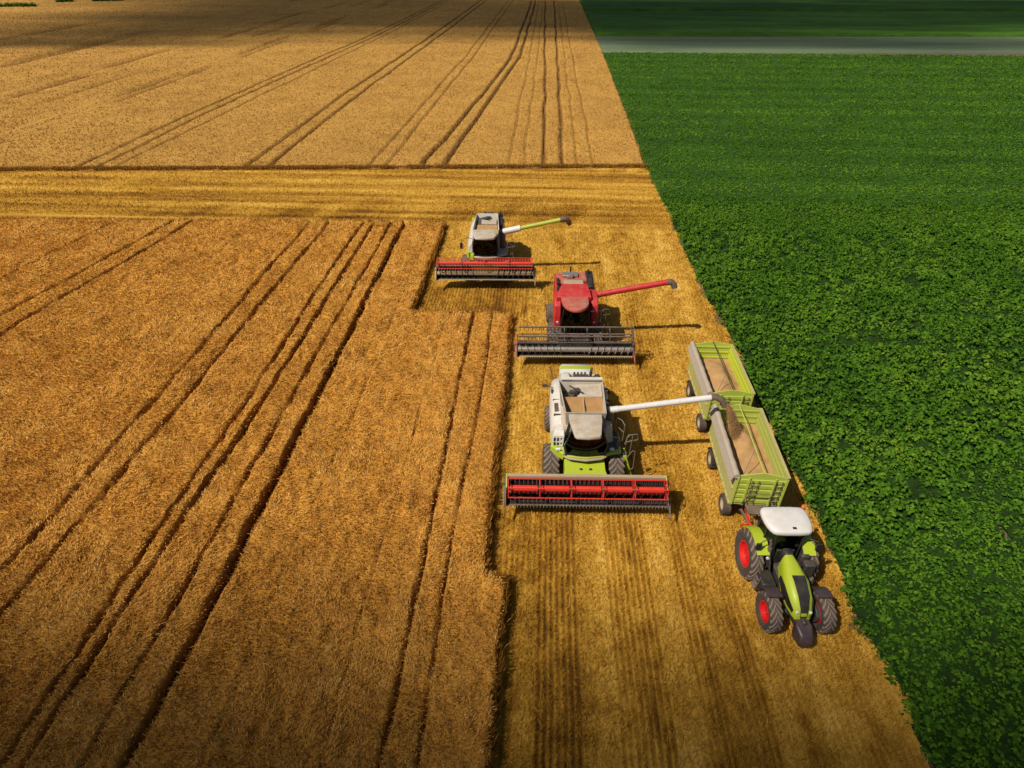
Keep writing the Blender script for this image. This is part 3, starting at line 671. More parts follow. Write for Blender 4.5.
# ---------------------------------------------------------------- tractor
def tractor():
    c = root('farm_tractor', (9.80, 15.98, 0), R(2.4), 'lime green tractor with a white cab roof and red wheel rims, pulling both grain trailers', 'tractor')
    WB = 2.42
    ch = MB(); ch.box(-0.35, 0.35, -WB-0.1, 0.3, 0.75, 1.2); ch.tube([(-0.95, 0, 1.0), (0.95, 0, 1.0)], 0.16, 10); ch.tube([(-0.9, -WB, 0.75), (0.9, -WB, 0.75)], 0.12, 10)
    for sx in (-1, 1): ch.tube([(sx*0.62, -WB, 0.75), (sx*0.80, -WB, 0.75), (sx*0.84, -WB, 0.75)], [0.37, 0.37, 0.30], 18)  # dark discs added over the inner rims, standing in for the shade there
    ch.box(-0.22, 0.22, -WB-0.5, -WB-0.1, 0.62, 1.05); ch.box(-0.3, 0.3, 0.3, 0.75, 0.6, 1.1)
    ch.build('chassis', 'dark', c, bevel=0.02)
    # bonnet: lime shell, wide at the middle and pointed at the nose
    def sec(y, w, zt, wt, zb=1.2):
        return [(-w, y, zb), (w, y, zb), (w*1.02, y, zb+(zt-zb)*0.55), (wt, y, zt-0.05), (wt*0.55, y, zt), (-wt*0.55, y, zt), (-wt, y, zt-0.05), (-w*1.02, y, zb+(zt-zb)*0.55)]
    h = MB(); h.loft([sec(-0.78, 0.21, 2.06, 0.16, 1.2), sec(-1.2, 0.31, 2.05, 0.24, 1.2), sec(-1.9, 0.46, 1.95, 0.38, 1.15), sec(-2.45, 0.44, 1.76, 0.35, 1.1), sec(-2.80, 0.34, 1.48, 0.25, 1.05), sec(-2.92, 0.26, 1.22, 0.16, 1.0)])
    hood = h.build('hood', 'lime', c, smooth=55)
    g = MB()   # black mesh panels let into the bonnet
    g.loft([[(-0.20, -1.72, 1.96), (0.27, -1.72, 1.96), (0.27, -1.72, 1.995), (-0.20, -1.72, 1.995)],
            [(-0.19, -1.9, 1.94), (0.28, -1.9, 1.94), (0.28, -1.9, 1.962), (-0.19, -1.9, 1.962)],
            [(-0.17, -2.45, 1.75), (0.25, -2.45, 1.75), (0.25, -2.45, 1.772), (-0.17, -2.45, 1.772)],
            [(-0.14, -2.80, 1.47), (0.17, -2.80, 1.47), (0.17, -2.80, 1.495), (-0.14, -2.80, 1.495)],
            [(-0.12, -2.92, 1.15), (0.12, -2.92, 1.15), (0.12, -2.945, 1.15), (-0.12, -2.945, 1.15)]])
    g.build('grille', 'black', hood)
    for sx in (-1, 1):
        g = MB(); g.loft([[(sx*0.42, -1.45, 1.4), (sx*0.42, -1.45, 1.62), (sx*0.44, -1.45, 1.62), (sx*0.44, -1.45, 1.4)],
                          [(sx*0.46, -1.9, 1.3), (sx*0.455, -1.9, 1.70), (sx*0.475, -1.9, 1.70), (sx*0.485, -1.9, 1.3)],
                          [(sx*0.44, -2.45, 1.25), (sx*0.43, -2.45, 1.55), (sx*0.45, -2.45, 1.55), (sx*0.465, -2.45, 1.25)],
                          [(sx*0.35, -2.76, 1.2), (sx*0.34, -2.76, 1.35), (sx*0.36, -2.76, 1.35), (sx*0.37, -2.76, 1.2)]])
        g.build('side_grille', 'black', hood)
        g = MB(); g.box(min(sx*0.20, sx*0.29), max(sx*0.20, sx*0.29), -2.89, -2.81, 1.28, 1.40); g.build('headlight', 'lens', hood, bevel=0.02)
    g = MB(); g.loft([sec(-0.56, 0.22, 2.10, 0.17, 1.6), sec(-0.74, 0.22, 2.13, 0.17, 1.6), sec(-0.84, 0.24, 2.07, 0.18, 1.6)]); g.build('hood_cowl', 'black', hood, smooth=50)
    # front weight block
    w = MB(); w.loft([[(-0.22, -WB-0.55, 0.35), (0.22, -WB-0.55, 0.35), (0.30, -WB-0.8, 0.35), (0.20, -WB-1.2, 0.35), (-0.20, -WB-1.2, 0.35), (-0.30, -WB-0.8, 0.35)],
            [(-0.27, -WB-0.55, 0.7), (0.27, -WB-0.55, 0.7), (0.36, -WB-0.82, 0.7), (0.25, -WB-1.24, 0.7), (-0.25, -WB-1.24, 0.7), (-0.36, -WB-0.82, 0.7)],
            [(-0.24, -WB-0.50, 1.08), (0.24, -WB-0.50, 1.08), (0.28, -WB-0.75, 1.05), (0.19, -WB-1.1, 0.92), (-0.19, -WB-1.1, 0.92), (-0.28, -WB-0.75, 1.05)]])
    w.box(-0.08, 0.08, -WB-0.75, -WB-0.42, 1.0, 1.16)
    w.build('front_weight', 'weight', c, bevel=0.06)
    # cab
    z0, z1 = 1.25, 2.84
    b = [(-0.45, -0.55), (0.45, -0.55), (0.72, -0.08), (0.70, 0.66), (-0.70, 0.66), (-0.72, -0.08)]
    tp = [(-0.52, -0.46), (0.52, -0.46), (0.70, -0.02), (0.68, 0.60), (-0.68, 0.60), (-0.70, -0.02)]
    fl = MB(); fl.prism_z([(x*0.97, y*0.97) for x, y in b], z0-0.25, z0); fl.build('cab_floor', 'black', c)
    names = ['windscreen', 'side_window', 'side_window', 'rear_window', 'side_window', 'side_window']
    for i in range(6):
        j = (i+1) % 6; g = MB()
        g.add([(b[i][0], b[i][1], z0), (b[j][0], b[j][1], z0), (tp[j][0], tp[j][1], z1), (tp[i][0], tp[i][1], z1)], [(0, 1, 2, 3)]); g.build(names[i], 'glass', c)
    for i in range(6):
        p = MB(); p.tube([(b[i][0]*1.01, b[i][1]*1.01, z0), (tp[i][0]*1.01, tp[i][1]*1.01, z1)], 0.035 if i in (0, 1) else 0.045, 6); p.build('cab_pillar', 'black', c)
    cab_interior(c, z0, -0.5, 0.6, 0.7)
    d = MB(); d.box(-0.35, 0.35, -0.58, -0.40, z0+0.0, z0+0.72); d.box(0.28, 0.5, -0.5, -0.42, z0+0.75, z0+1.0); d.build('dashboard', 'black', c, bevel=0.03)
    roof = [(-0.55, -0.60), (0.55, -0.60), (0.76, -0.50), (0.87, -0.12), (0.88, 0.35), (0.82, 0.62), (0.66, 0.72), (-0.70, 0.72), (-0.88, 0.62), (-0.93, 0.35), (-0.90, -0.12), (-0.76, -0.50)]
    # rounder outline
    rp = []
    for i in range(len(roof)):
        a, q = roof[i], roof[(i+1) % len(roof)]
        rp += [(a[0]*0.75+q[0]*0.25, a[1]*0.75+q[1]*0.25), (a[0]*0.25+q[0]*0.75, a[1]*0.25+q[1]*0.75)]
    r = MB()
    def sc(f, z): return [(x*f, 0.05+(y-0.05)*f, z) for x, y in rp]
    r.loft([sc(0.95, 2.83), sc(1.0, 2.88), sc(1.0, 2.98), sc(0.97, 3.04), sc(0.88, 3.08), sc(0.5, 3.10)])
    ro = r.build('cab_roof', 'white_clean', c, smooth=60)
    for x_ in (-0.45, -0.15, 0.15, 0.45):
        q = MB(); q.box(x_-0.012, x_+0.012, -0.30, 0.50, 3.05, 3.094); q.build('roof_rib', 'white', ro)
    q = MB(); q.box(0.0, 0.14, -0.46, -0.37, 3.06, 3.12); q.build('antenna', 'black', ro, bevel=0.01)
    q = MB(); q.mat(0).tube([(0.70, 0.64, 2.5), (0.88, 0.78, 2.85)], 0.02, 6); q.mat(1).tube([(0.90, 0.80, 2.82), (0.90, 0.80, 2.97), (0.90, 0.80, 3.01)], [0.075, 0.075, 0.04], 12); q.build('beacon', ['dark', 'amber'], c)
    # rear mudguards: lime shells over the wheels
    for sx in (-1, 1):
        m = MB(); xs = (sx*0.66, sx*1.14)
        loops = []
        for k in range(11):
            a = R(130-k*10); rad = 1.13
            y, z = -rad*math.cos(a)*-1*-1, 1.0+rad*math.sin(a)
            y = rad*math.cos(a)
            yi, zi = (rad-0.05)*math.cos(a), 1.0+(rad-0.05)*math.sin(a)
            loops.append([(min(xs), y, z), (max(xs), y, z), (max(xs), yi, zi), (min(xs), yi, zi)])
        m.loft(loops); mg = m.build('rear_fender', 'lime', c, smooth=40)
        m = MB(); m.loft([[(sx*0.64, 1.12*math.cos(R(20+14*k)), 1.0+1.12*math.sin(R(20+14*k))), (sx*0.66, 1.12*math.cos(R(20+14*k)), 1.0+1.12*math.sin(R(20+14*k))),
                           (sx*0.66, 0.6*math.cos(R(20+14*k)), 1.0+0.6*math.sin(R(20+14*k))), (sx*0.64, 0.6*math.cos(R(20+14*k)), 1.0+0.6*math.sin(R(20+14*k)))] for k in range(11)])
        m.build('fender_side', 'dark', mg)
        m = MB(); m.box(min(sx*0.82, sx*1.10), max(sx*0.82, sx*1.10), 1.08, 1.14, 1.35, 1.5); m.build('tail_light', 'rim_red', c)
        # front mudguards
        m = MB(); loops = []
        for k in range(7):
            a = R(110-k*18); rad = 0.84
            y, z = -WB+rad*math.cos(a)*1.0+0.06, 0.78+rad*math.sin(a)
            loops.append([(sx*0.66, y, z), (sx*1.20, y, z), (sx*1.20, y, z-0.04), (sx*0.66, y, z-0.04)])
        loops = loops[1:5]
        m.loft(loops); m.build('front_fender', 'weight', c, smooth=40)
        # steps and tank
        m = MB(); m.box(min(sx*0.45, sx*1.02), max(sx*0.45, sx*0.92), -1.55, -0.78, 0.55, 1.12); m.box(min(sx*0.6, sx*0.95), max(sx*0.6, sx*0.95), -0.779, -0.62, 0.45, 1.2)
        m.build('fuel_tank', 'black', c, bevel=0.08)
        m = MB()
        for k in range(3): m.box(min(sx*0.92, sx*1.12), max(sx*0.92, sx*1.12), -1.25, -0.85, 0.42+0.28*k, 0.45+0.28*k)
        m.bar((sx*1.10, -1.27, 0.42), (sx*1.0, -1.27, 1.2), 0.03, 0.05); m.bar((sx*1.10, -0.83, 0.42), (sx*1.0, -0.83, 1.2), 0.03, 0.05)
        m.build('step', 'steel_dark', c)
    mirror(c, [(-0.75, -0.5, 2.6), (-1.05, -0.62, 2.55), (-1.15, -0.62, 2.4)], (-1.15, -0.62, 2.25), 0.2, 0.34)
    mirror(c, [(0.75, -0.5, 2.6), (1.05, -0.62, 2.55), (1.15, -0.62, 2.4)], (1.15, -0.62, 2.25), 0.2, 0.34)
    ex = MB(); ex.tube([(-0.60, -0.62, 1.3), (-0.66, -0.52, 2.35), (-0.72, -0.5, 2.5)], 0.055, 10); ex.tube([(-0.61, -0.60, 1.5), (-0.65, -0.54, 2.1)], 0.085, 12); ex.build('exhaust', 'steel_dark', c)
    ex = MB(); ex.box(0.34, 0.52, -1.1, -0.8, 1.2, 1.7); ex.build('air_filter', 'black', c, bevel=0.04)
    ex = MB(); ex.box(0.62, 1.05, -1.12, -0.80, 0.9, 1.75); ex.box(0.55, 0.9, -0.8, -0.6, 1.1, 1.9); ex.build('tool_box', 'dark', c, bevel=0.06)
    for x_ in (-0.62, 0.62):
        ex = MB(); ex.tube([(x_*1.15, -0.72, 1.72), (x_*1.15, -0.78, 1.72)], 0.06, 10); ex.build('work_lamp', 'lens', c)
    l = MB(); l.bar((-0.35, 0.75, 0.75), (-0.38, 1.55, 0.62), 0.07, 0.06); l.bar((0.35, 0.75, 0.75), (0.38, 1.55, 0.62), 0.07, 0.06); l.box(-0.06, 0.06, 0.7, 1.45, 0.5, 0.56)
    l.build('rear_linkage', 'red_dusty', c)
    for sx in (-1, 1):
        wheel(c, sx*1.06, 0, 1.02, 0.48, 0.53, 19, sx, 'rim_red')
        wheel(c, sx*0.97-0.01, -WB, 0.75, 0.47, 0.40, 17, sx, 'rim_red', R(1.0))
tractor()

# ---------------------------------------------------------------- trailers
def trailer(loc, rz, label, L, z0, z1, dusty, grain_z, heap, towed):
    c = root('grain_trailer', loc, rz, label, 'trailer', 'tipping grain trailers behind the tractor')
    w = 1.06; th = 0.05
    inm = 'trailer_in_dusty' if dusty else 'trailer_in'
    y0, y1 = 0.0, L
    bl = MB(); bl.box(-w, w, y0, y1, z0-0.08, z0); bl.build('floor', 'trailer_side', c)
    for sx in (-1, 1):
        s = MB(); x = sx*w
        s.mat(0).box(min(x, x-sx*th), max(x, x-sx*th), y0+0.05, y1-0.05, z0, z1)
        s.mat(1)
        s.box(min(x-sx*th-sx*0.001, x-sx*(th+0.012)), max(x-sx*th-sx*0.001, x-sx*(th+0.012)), y0+0.06, y1-0.06, z0+0.02, z1-0.01)
        s.mat(0)
        for k in range(9):     # upright ribs outside
            y = y0+0.25+k*(L-0.5)/8
            s.box(min(x+sx*0.002, x+sx*0.05), max(x+sx*0.002, x+sx*0.05), y-0.035, y+0.035, z0, z1-0.04)
        zm = (z0+z1)/2
        s.box(min(x+sx*0.003, x+sx*0.06), max(x+sx*0.003, x+sx*0.06), y0+0.05, y1-0.05, zm-0.03, zm+0.05)
        s.box(x-0.055, x+0.055, y0, y1, z1+0.001, z1+0.06)
        s.box(x-0.05, x+0.05, y0, y1, z0-0.10, z0-0.002)
        s.mat(1)
        for zz in (z0+0.55, z0+1.0, z1-0.28): s.box(min(x-sx*(th+0.013), x-sx*(th+0.035)), max(x-sx*(th+0.013), x-sx*(th+0.035)), y0+0.06, y1-0.06, zz, zz+0.06)
        s.build('side_wall', ['trailer_side', inm], c)
    # gabled end walls with horizontal pressings
    for name, y, sy in (('front_wall', y0, 1), ('tailgate', y1, -1)):
        e = MB(); e.mat(0)
        e.prism_y([(-w+0.05, z0), (w-0.05, z0), (w-0.05, z1+0.02), (0, z1+0.24), (-w+0.05, z1+0.02)], min(y, y+sy*0.05), max(y, y+sy*0.05))
        nr = 5
        for k in range(nr):
            zz = z0+0.08+k*(z1-z0-0.1)/nr
            e.box(-w+0.08, w-0.08, min(y-sy*0.002, y-sy*0.04), max(y-sy*0.002, y-sy*0.04), zz, zz+0.17)
        for xx in (-w+0.06, -w+0.52, w-0.52, w-0.06):
            e.box(xx-0.04, xx+0.04, min(y-sy*0.043, y-sy*0.075), max(y-sy*0.043, y-sy*0.075), z0-0.04, z1-0.0)
        e.mat(1)
        for k in range(3):
            zz = z1-0.10-k*0.34
            e.box(-w+0.08, w-0.08, min(y+sy*0.052, y+sy*0.085), max(y+sy*0.052, y+sy*0.085), zz-0.05, zz+0.03)
        ew = e.build(name, ['trailer', inm], c)
    # ladder frame and tube work on the front
    f = MB(); yy = y0-0.11
    for a in (-0.42, 0.55):
        f.tube([(a, yy, z1-0.1), (a, yy, z0+0.15)], 0.018, 6); f.tube([(a+0.26, yy, z1-0.1), (a+0.26, yy, z0+0.15)], 0.018, 6)
        for k in range(4): f.tube([(a, yy, z0+0.3+k*0.3), (a+0.26, yy, z0+0.3+k*0.3)], 0.016, 6)
    f.tube([(-0.6, yy, z0+0.1), (-0.45, yy-0.1, z0+0.75), (0.5, yy-0.1, z0+0.75), (0.75, yy, z0+0.1)], 0.02, 6)
    f.box(-0.42, 0.5, yy-0.5, yy, z0-0.02, z0+0.02)
    f.build('ladder', 'steel_dark', c)
    # ridge pole with its prop and a cross bar
    r = MB(); r.tube([(0, y0+0.02, z1+0.24), (0, y1-0.02, z1+0.22)], 0.026, 8)
    r.build('ridge_pole', 'dark' if not dusty else 'trailer', c)
    r = MB(); r.tube([(0.0, y0+L*0.33, z1+0.2), (-0.55, y0+L*0.14, grain_z+0.15)], 0.014, 6)
    r.build('cross_bar', 'steel_dark', c)
    # rolled tarpaulin along the left side
    t = MB(); n = 24; loops = []
    for k in range(n+1):
        y = y0-0.05+(L+0.1)*k/n; wob = 0.012*math.sin(k*1.9)+0.01*math.sin(k*0.7)
        loops.append([(-w-0.02+(0.15+wob)*math.cos(a)*(0.85), y, z1+0.03+(0.12+wob)*math.sin(a)) for a in [2*math.pi*i/12 for i in range(12)]])
    t.loft(loops)
    # loose cloth hanging over the wall, outside
    t.loft([[(-w-0.14, y0, z1+0.02), (-w-0.075, y0, z1+0.02), (-w-0.075, y1, z1+0.02), (-w-0.14, y1, z1+0.02)],
            [(-w-0.24, y0+0.02, z1-0.34), (-w-0.20, y0+0.02, z1-0.34), (-w-0.20, y1-0.02, z1-0.34), (-w-0.24, y1-0.02, z1-0.34)]])
    t.build('rolled_tarpaulin', 'tarp', c, smooth=60)
    # chassis, turntable and drawbar
    ch = MB(); ch.box(-0.45, -0.33, y0+0.1, y1-0.1, z0-0.32, z0-0.105); ch.box(0.33, 0.45, y0+0.1, y1-0.1, z0-0.32, z0-0.105)
    for y in (y0+0.75, y1-0.95):
        ch.tube([(-0.95, y, 0.5), (0.95, y, 0.5)], 0.07, 8)
        for sx in (-1, 1): ch.box(sx*0.39-0.05, sx*0.39+0.05, y-0.5, y+0.5, 0.62, 0.72); ch.box(sx*0.39-0.04, sx*0.39+0.04, y-0.06, y+0.06, 0.5, 0.95)
    ch.box(-0.5, 0.5, y0+0.35, y0+1.15, 0.80, 0.95)
    ch.build('chassis', 'dark', c)
    d = MB(); d.bar((-0.38, y0+0.4, 0.72), (0, y0-towed, 0.62), 0.08, 0.10); d.bar((0.38, y0+0.4, 0.72), (0, y0-towed, 0.62), 0.08, 0.10); d.tube([(0, y0-towed+0.02, 0.62), (0, y0-towed-0.12, 0.6)], 0.05, 8)
    d.build('drawbar', 'dark' if not dusty else 'steel_dark', c)
    h = MB()
    for k, dx in enumerate((-0.06, 0.02, 0.1)): h.tube([(dx-0.2, y0+0.2, 0.95), (dx*0.7-0.2, y0-0.35, 0.80-0.05*k), (dx*0.5, y0-towed+0.1, 0.78)], 0.018, 5)
    h.build('brake_hose', 'reel_red' if towed < 1.5 else 'black', c)
    for y in (y0+0.75, y1-0.95):
        for sx in (-1, 1):
            wheel(c, sx*0.90, y, 0.50, 0.36, 0.27, 24, sx, 'tan', lugged=False)
    for sx in (-1, 1):
        m = MB(); loops = []
        for k in range(8):
            a = R(165-k*21.5); loops.append([(sx*0.72, y1-0.95+0.58*math.cos(a), 0.5+0.58*math.sin(a)), (sx*1.08, y1-0.95+0.58*math.cos(a), 0.5+0.58*math.sin(a)),
                                              (sx*1.08, y1-0.95+0.55*math.cos(a), 0.5+0.55*math.sin(a)), (sx*0.72, y1-0.95+0.55*math.cos(a), 0.5+0.55*math.sin(a))])
        m.loft(loops); m.build('mudguard', 'black', c)
    for x_ in (-0.85, 0.85):
        m = MB(); m.box(x_-0.1, x_+0.1, y1+0.06, y1+0.1, z0-0.3, z0-0.15); m.build('tail_light', 'rim_red', c)
    return c, w

def grain_heap(loc, rz, w, L, z, heap, label, yc, cone=0.0):
    nx, ny = 26, 56; v = []; f = []
    for j in range(ny+1):
        for i in range(nx+1):
            x = -w+2*w*i/nx; y = L*j/ny
            u, s = x/w, (y-yc)/L
            e = max(0, 1-abs(u)**3)*max(0, 1-abs(2*y/L-1)**4)
            hz = z+heap*e*math.exp(-2.0*u*u-5.0*s*s)+0.05*e*(math.sin(3.1*x+1.7*y+math.sin(2.9*y))*math.sin(2.3*y-1.1*x))+cone*e*max(0, 1-math.hypot(x-0.05, y-yc)/0.75)+0.10*e*math.exp(-((x-0.25)**2*9+(y-yc-0.9)**2*1.2))+0.02*math.sin(5*x+2.3*y)*e+0.015*math.sin(11*x-7*y)
            v.append((x, y, hz))
    for j in range(ny):
        for i in range(nx):
            a = j*(nx+1)+i; f.append((a, a+1, a+nx+2, a+nx+1))
    top = len(v)
    # closed underside
    v += [(-w, 0, z-0.35), (w, 0, z-0.35), (w, L, z-0.35), (-w, L, z-0.35)]
    f.append((top, top+3, top+2, top+1))
    f.append(tuple([top, top+1]+[i for i in range(nx, -1, -1)]))
    f.append(tuple([top+2, top+3]+[ny*(nx+1)+i for i in range(0, nx+1)]))
    f.append(tuple([top+1, top+2]+[j*(nx+1)+nx for j in range(ny, -1, -1)]))
    f.append(tuple([top+3, top]+[j*(nx+1) for j in range(0, ny+1)]))
    m = MB(); m.add(v, f); o = m.build('grain_heap', 'grain', None, smooth=60)
    o.location = loc; o.rotation_euler = (0, 0, rz); o['label'] = label; o['category'] = 'grain'; o['group'] = 'wheat grain loads'
    return o

T1 = (9.50, 18.30, 0); A1 = R(-1.4); T2 = (9.60, 24.05, 0); A2 = R(0.4)
trailer(T1, A1, 'dusty lime grain trailer hitched right behind the tractor, under the pouring spout', 4.65, 1.42, 3.0, True, 2.25, 0.3, 1.1, )
trailer(T2, A2, 'rear grain trailer, bright yellow green inside, hitched behind the other trailer', 4.5, 1.42, 3.0, False, 2.25, 0.2, 0.75)
grain_heap((T1[0], T1[1], 0), A1, 0.99, 4.55, 2.05, 0.28, 'tan wheat grain piled in the front trailer where the pipe pours', 3.3, 0.22).location.y += 0.09
grain_heap((T2[0], T2[1], 0), A2, 0.99, 4.40, 2.12, 0.42, 'pale wheat grain heaped in the rear trailer, nothing falling on it', 2.1).location.y += 0.06

# falling grain
def grain_stream():
    p0 = Vector((8.68, 21.98, 3.86)); v = []; f = []
    dirx = Vector((0.62, -0.42, 0))
    core = []
    for k in range(13):
        t = k/12; core.append(p0+dirx*t*0.95+Vector((0, 0, -1.55*t**1.7-0.02)))
    mb = MB()
    rr = random.Random(3)
    loops = []
    for k, p in enumerate(core):
        rad = 0.075+0.01*(k/12)
        loops.append([tuple(p+Vector((rad*(1+rr.uniform(-.3, .3))*math.cos(a), rad*(1+rr.uniform(-.3, .3))*math.sin(a), rr.uniform(-.03, .03)))) for a in [2*math.pi*i/12 for i in range(12)]])
    mb.loft(loops)
    for i in range(9000):
        t = rr.random()**0.8
        k = min(11, int(t*12)); p = core[k].lerp(core[k+1], t*12-k)
        s = 0.045+0.09*t
        q = p+Vector((rr.gauss(0, s), rr.gauss(0, s), rr.gauss(0, 0.06))); e = rr.uniform(0.006, 0.013)
        if q.z < 2.2: continue
        mb.add([q+Vector((e, 0, -e)), q+Vector((-e, e, -e)), q+Vector((-e, -e, -e)), q+Vector((0, 0, e*1.6))], [(0, 1, 2), (0, 3, 1), (1, 3, 2), (2, 3, 0)])
    o = mb.build('grain_stream', 'grain', None, smooth=0)
    o['label'] = 'brown stream of grain falling from the spout into the front trailer'; o['category'] = 'grain'; o['kind'] = 'stuff'
grain_stream()

# ---------------------------------------------------------------- fields, with numpy
def vnoise(x, y, sc, seed):
    g = np.random.default_rng(seed).random((256, 256)).astype(np.float32)
    u = np.asarray(x)/sc; v = np.asarray(y)/sc
    i = np.floor(u).astype(int); j = np.floor(v).astype(int); a = u-i; b = v-j
    a = a*a*(3-2*a); b = b*b*(3-2*b)
    G = lambda p, q: g[p & 255, q & 255]
    return (G(i, j)*(1-a)+G(i+1, j)*a)*(1-b)+(G(i, j+1)*(1-a)+G(i+1, j+1)*a)*b

def fbm(x, y, sc, seed, octv=4, gain=0.55):
    s = 0; amp = 1; tot = 0
    for k in range(octv):
        s = s+amp*vnoise(x, y, sc/2**k, seed+k*17); tot += amp; amp *= gain
    return s/tot

def np_mesh(name, V, F, tint, mat, smooth=False):
    me = bpy.data.meshes.new(name); nv, nf = len(V), len(F); k = F.shape[1]
    me.vertices.add(nv); me.vertices.foreach_set('co', V.astype(np.float32).ravel())
    me.loops.add(nf*k); me.loops.foreach_set('vertex_index', F.astype(np.int32).ravel())
    me.polygons.add(nf); me.polygons.foreach_set('loop_start', (np.arange(nf)*k).astype(np.int32))
    if smooth: me.polygons.foreach_set('use_smooth', np.ones(nf, bool))
    at = me.attributes.new('tint', 'FLOAT', 'POINT'); at.data.foreach_set('value', np.clip(tint, 0, 1).astype(np.float32))
    me.update(calc_edges=True)
    me.materials.append(mat)
    o = bpy.data.objects.new(name, me); COL.objects.link(o)
    return o

def grid(xs, ys, hf, keep=None):
    X, Y = np.meshgrid(xs, ys); Z = hf(X, Y)
    V = np.stack([X.ravel(), Y.ravel(), Z.ravel()], 1); nx = len(xs)
    i, j = np.meshgrid(np.arange(len(xs)-1), np.arange(len(ys)-1)); a = (j*nx+i).ravel()
    F = np.stack([a, a+1, a+nx+1, a+nx], 1)
    if keep is not None:
        k = keep(V[:, 0], V[:, 1]); F = F[k[F].any(1)]
    return V, F

def blades(x, y, z, length, width, lean, az, tint, bend=0.0):
    """one tapering card per stalk, base at z, leaning by 'lean' radians towards azimuth 'az'"""
    n = len(x)
    d = np.stack([np.sin(lean)*np.cos(az), np.sin(lean)*np.sin(az), np.cos(lean)], 1)
    ra = rng.uniform(0, math.pi, n); s = np.stack([np.cos(ra), np.sin(ra), np.zeros(n)], 1)
    b = np.stack([x, y, z], 1); L = length[:, None]; w = width[:, None]
    p0 = b-s*w*0.35; p1 = b+s*w*0.35; m = b+d*L*0.7; t = b+d*L+np.stack([np.cos(az), np.sin(az), -np.ones(n)*0.6], 1)*L*bend
    V = np.stack([p0, p1, m+s*w*0.5, t, m-s*w*0.5], 1).reshape(-1, 3)
    o = np.arange(n)*5
    # pentagon as quad + triangle is heavier; one five-sided face does it
    F = np.stack([o, o+1, o+2, o+3, o+4], 1)
    return V, F, np.repeat(tint, 5)

CAMH = 21.0
def slant(x, y): return np.sqrt(x*x+y*y+CAMH*CAMH)

def in_view(x, y, m=1.0):
    c, s = math.cos(R(3.07)), math.sin(R(3.07))
    xx = x*c+y*s; yy = -x*s+y*c
    zc = yy*math.cos(R(36.5))+CAMH*math.sin(R(36.5))
    yc = yy*math.sin(R(36.5))-CAMH*math.cos(R(36.5))
    return (np.abs(xx) < zc*(512/600)*1.10+m) & (yc > -zc*(384/600)*1.10-m) & (yc < zc*0.68)

def scatter(x0, x1, y0, y1, dens_ref, ref=25.0, power=2.0, maxd=1e9, side=3.0):
    """random points, thinner with distance from where the picture is taken"""
    xs, ys = [], []
    y = y0
    while y < y1:
        st = max(1.0, y*0.04); ye = min(y1, y+st)
        X0, X1 = max(x0, -(abs(y)+14)*1.05-side-6), min(x1, (abs(y)+14)*1.02+side+6)
        if X1 > X0:
            d = dens_ref*(ref/slant(0, ye))**power; n = int(d*(X1-X0)*(ye-y))
            xs.append(rng.uniform(X0, X1, n)); ys.append(rng.uniform(y, ye, n))
        y = ye
    x = np.concatenate(xs); y = np.concatenate(ys)
    k = in_view(x, y, side)
    return x[k], y[k]

# --- layout of the fields (metres)
def wob(y, a, seed): return a*(vnoise(y, y*0, 3.0, seed)-0.5)*2
def green_edge(y): return 0.42*(vnoise(y, y*0, 2.3, 311)-0.5)*np.clip((75-y)/10, 0, 1)+np.interp(y, [0, 8, 15, 20, 30, 42, 55, 72, 100, 160, 700], [12.9, 12.75, 12.4, 12.5, 12.45, 11.9, 11.75, 11.6, 12.0, 12.6, 12.6])
def back_edge(x): return 52.0+0.036*(x+9)
def front_far(x): return 70.6+0.070*(x-11.6)
STEP1, STEP2, CUT1, CUT2 = -8.75, -1.85, 35.75, 14.75
def d_near(x, y):
    """signed distance inside the near wheat (positive inside)"""
    j = 0.16*(vnoise(x, y, 0.5, 5)-0.5)+0.10*(vnoise(x, y, 1.7, 6)-0.5)
    top = back_edge(x)-y
    a = np.minimum(top, STEP1-x)
    b = np.minimum(CUT1-y, STEP2+0.05*np.sin(y*0.3)-x)
    c = np.minimum(CUT2-y, -0.92-0.03*(CUT2-y)-x)
    b = np.where(y > CUT2, b, np.minimum(CUT1-y, STEP2-x))
    return np.maximum(np.maximum(a, b), c)+j
def d_far(x, y):
    return np.minimum(y-front_far(x), green_edge(y)-0.12-x)+0.2*(vnoise(x, y, 1.0, 8)-0.5)

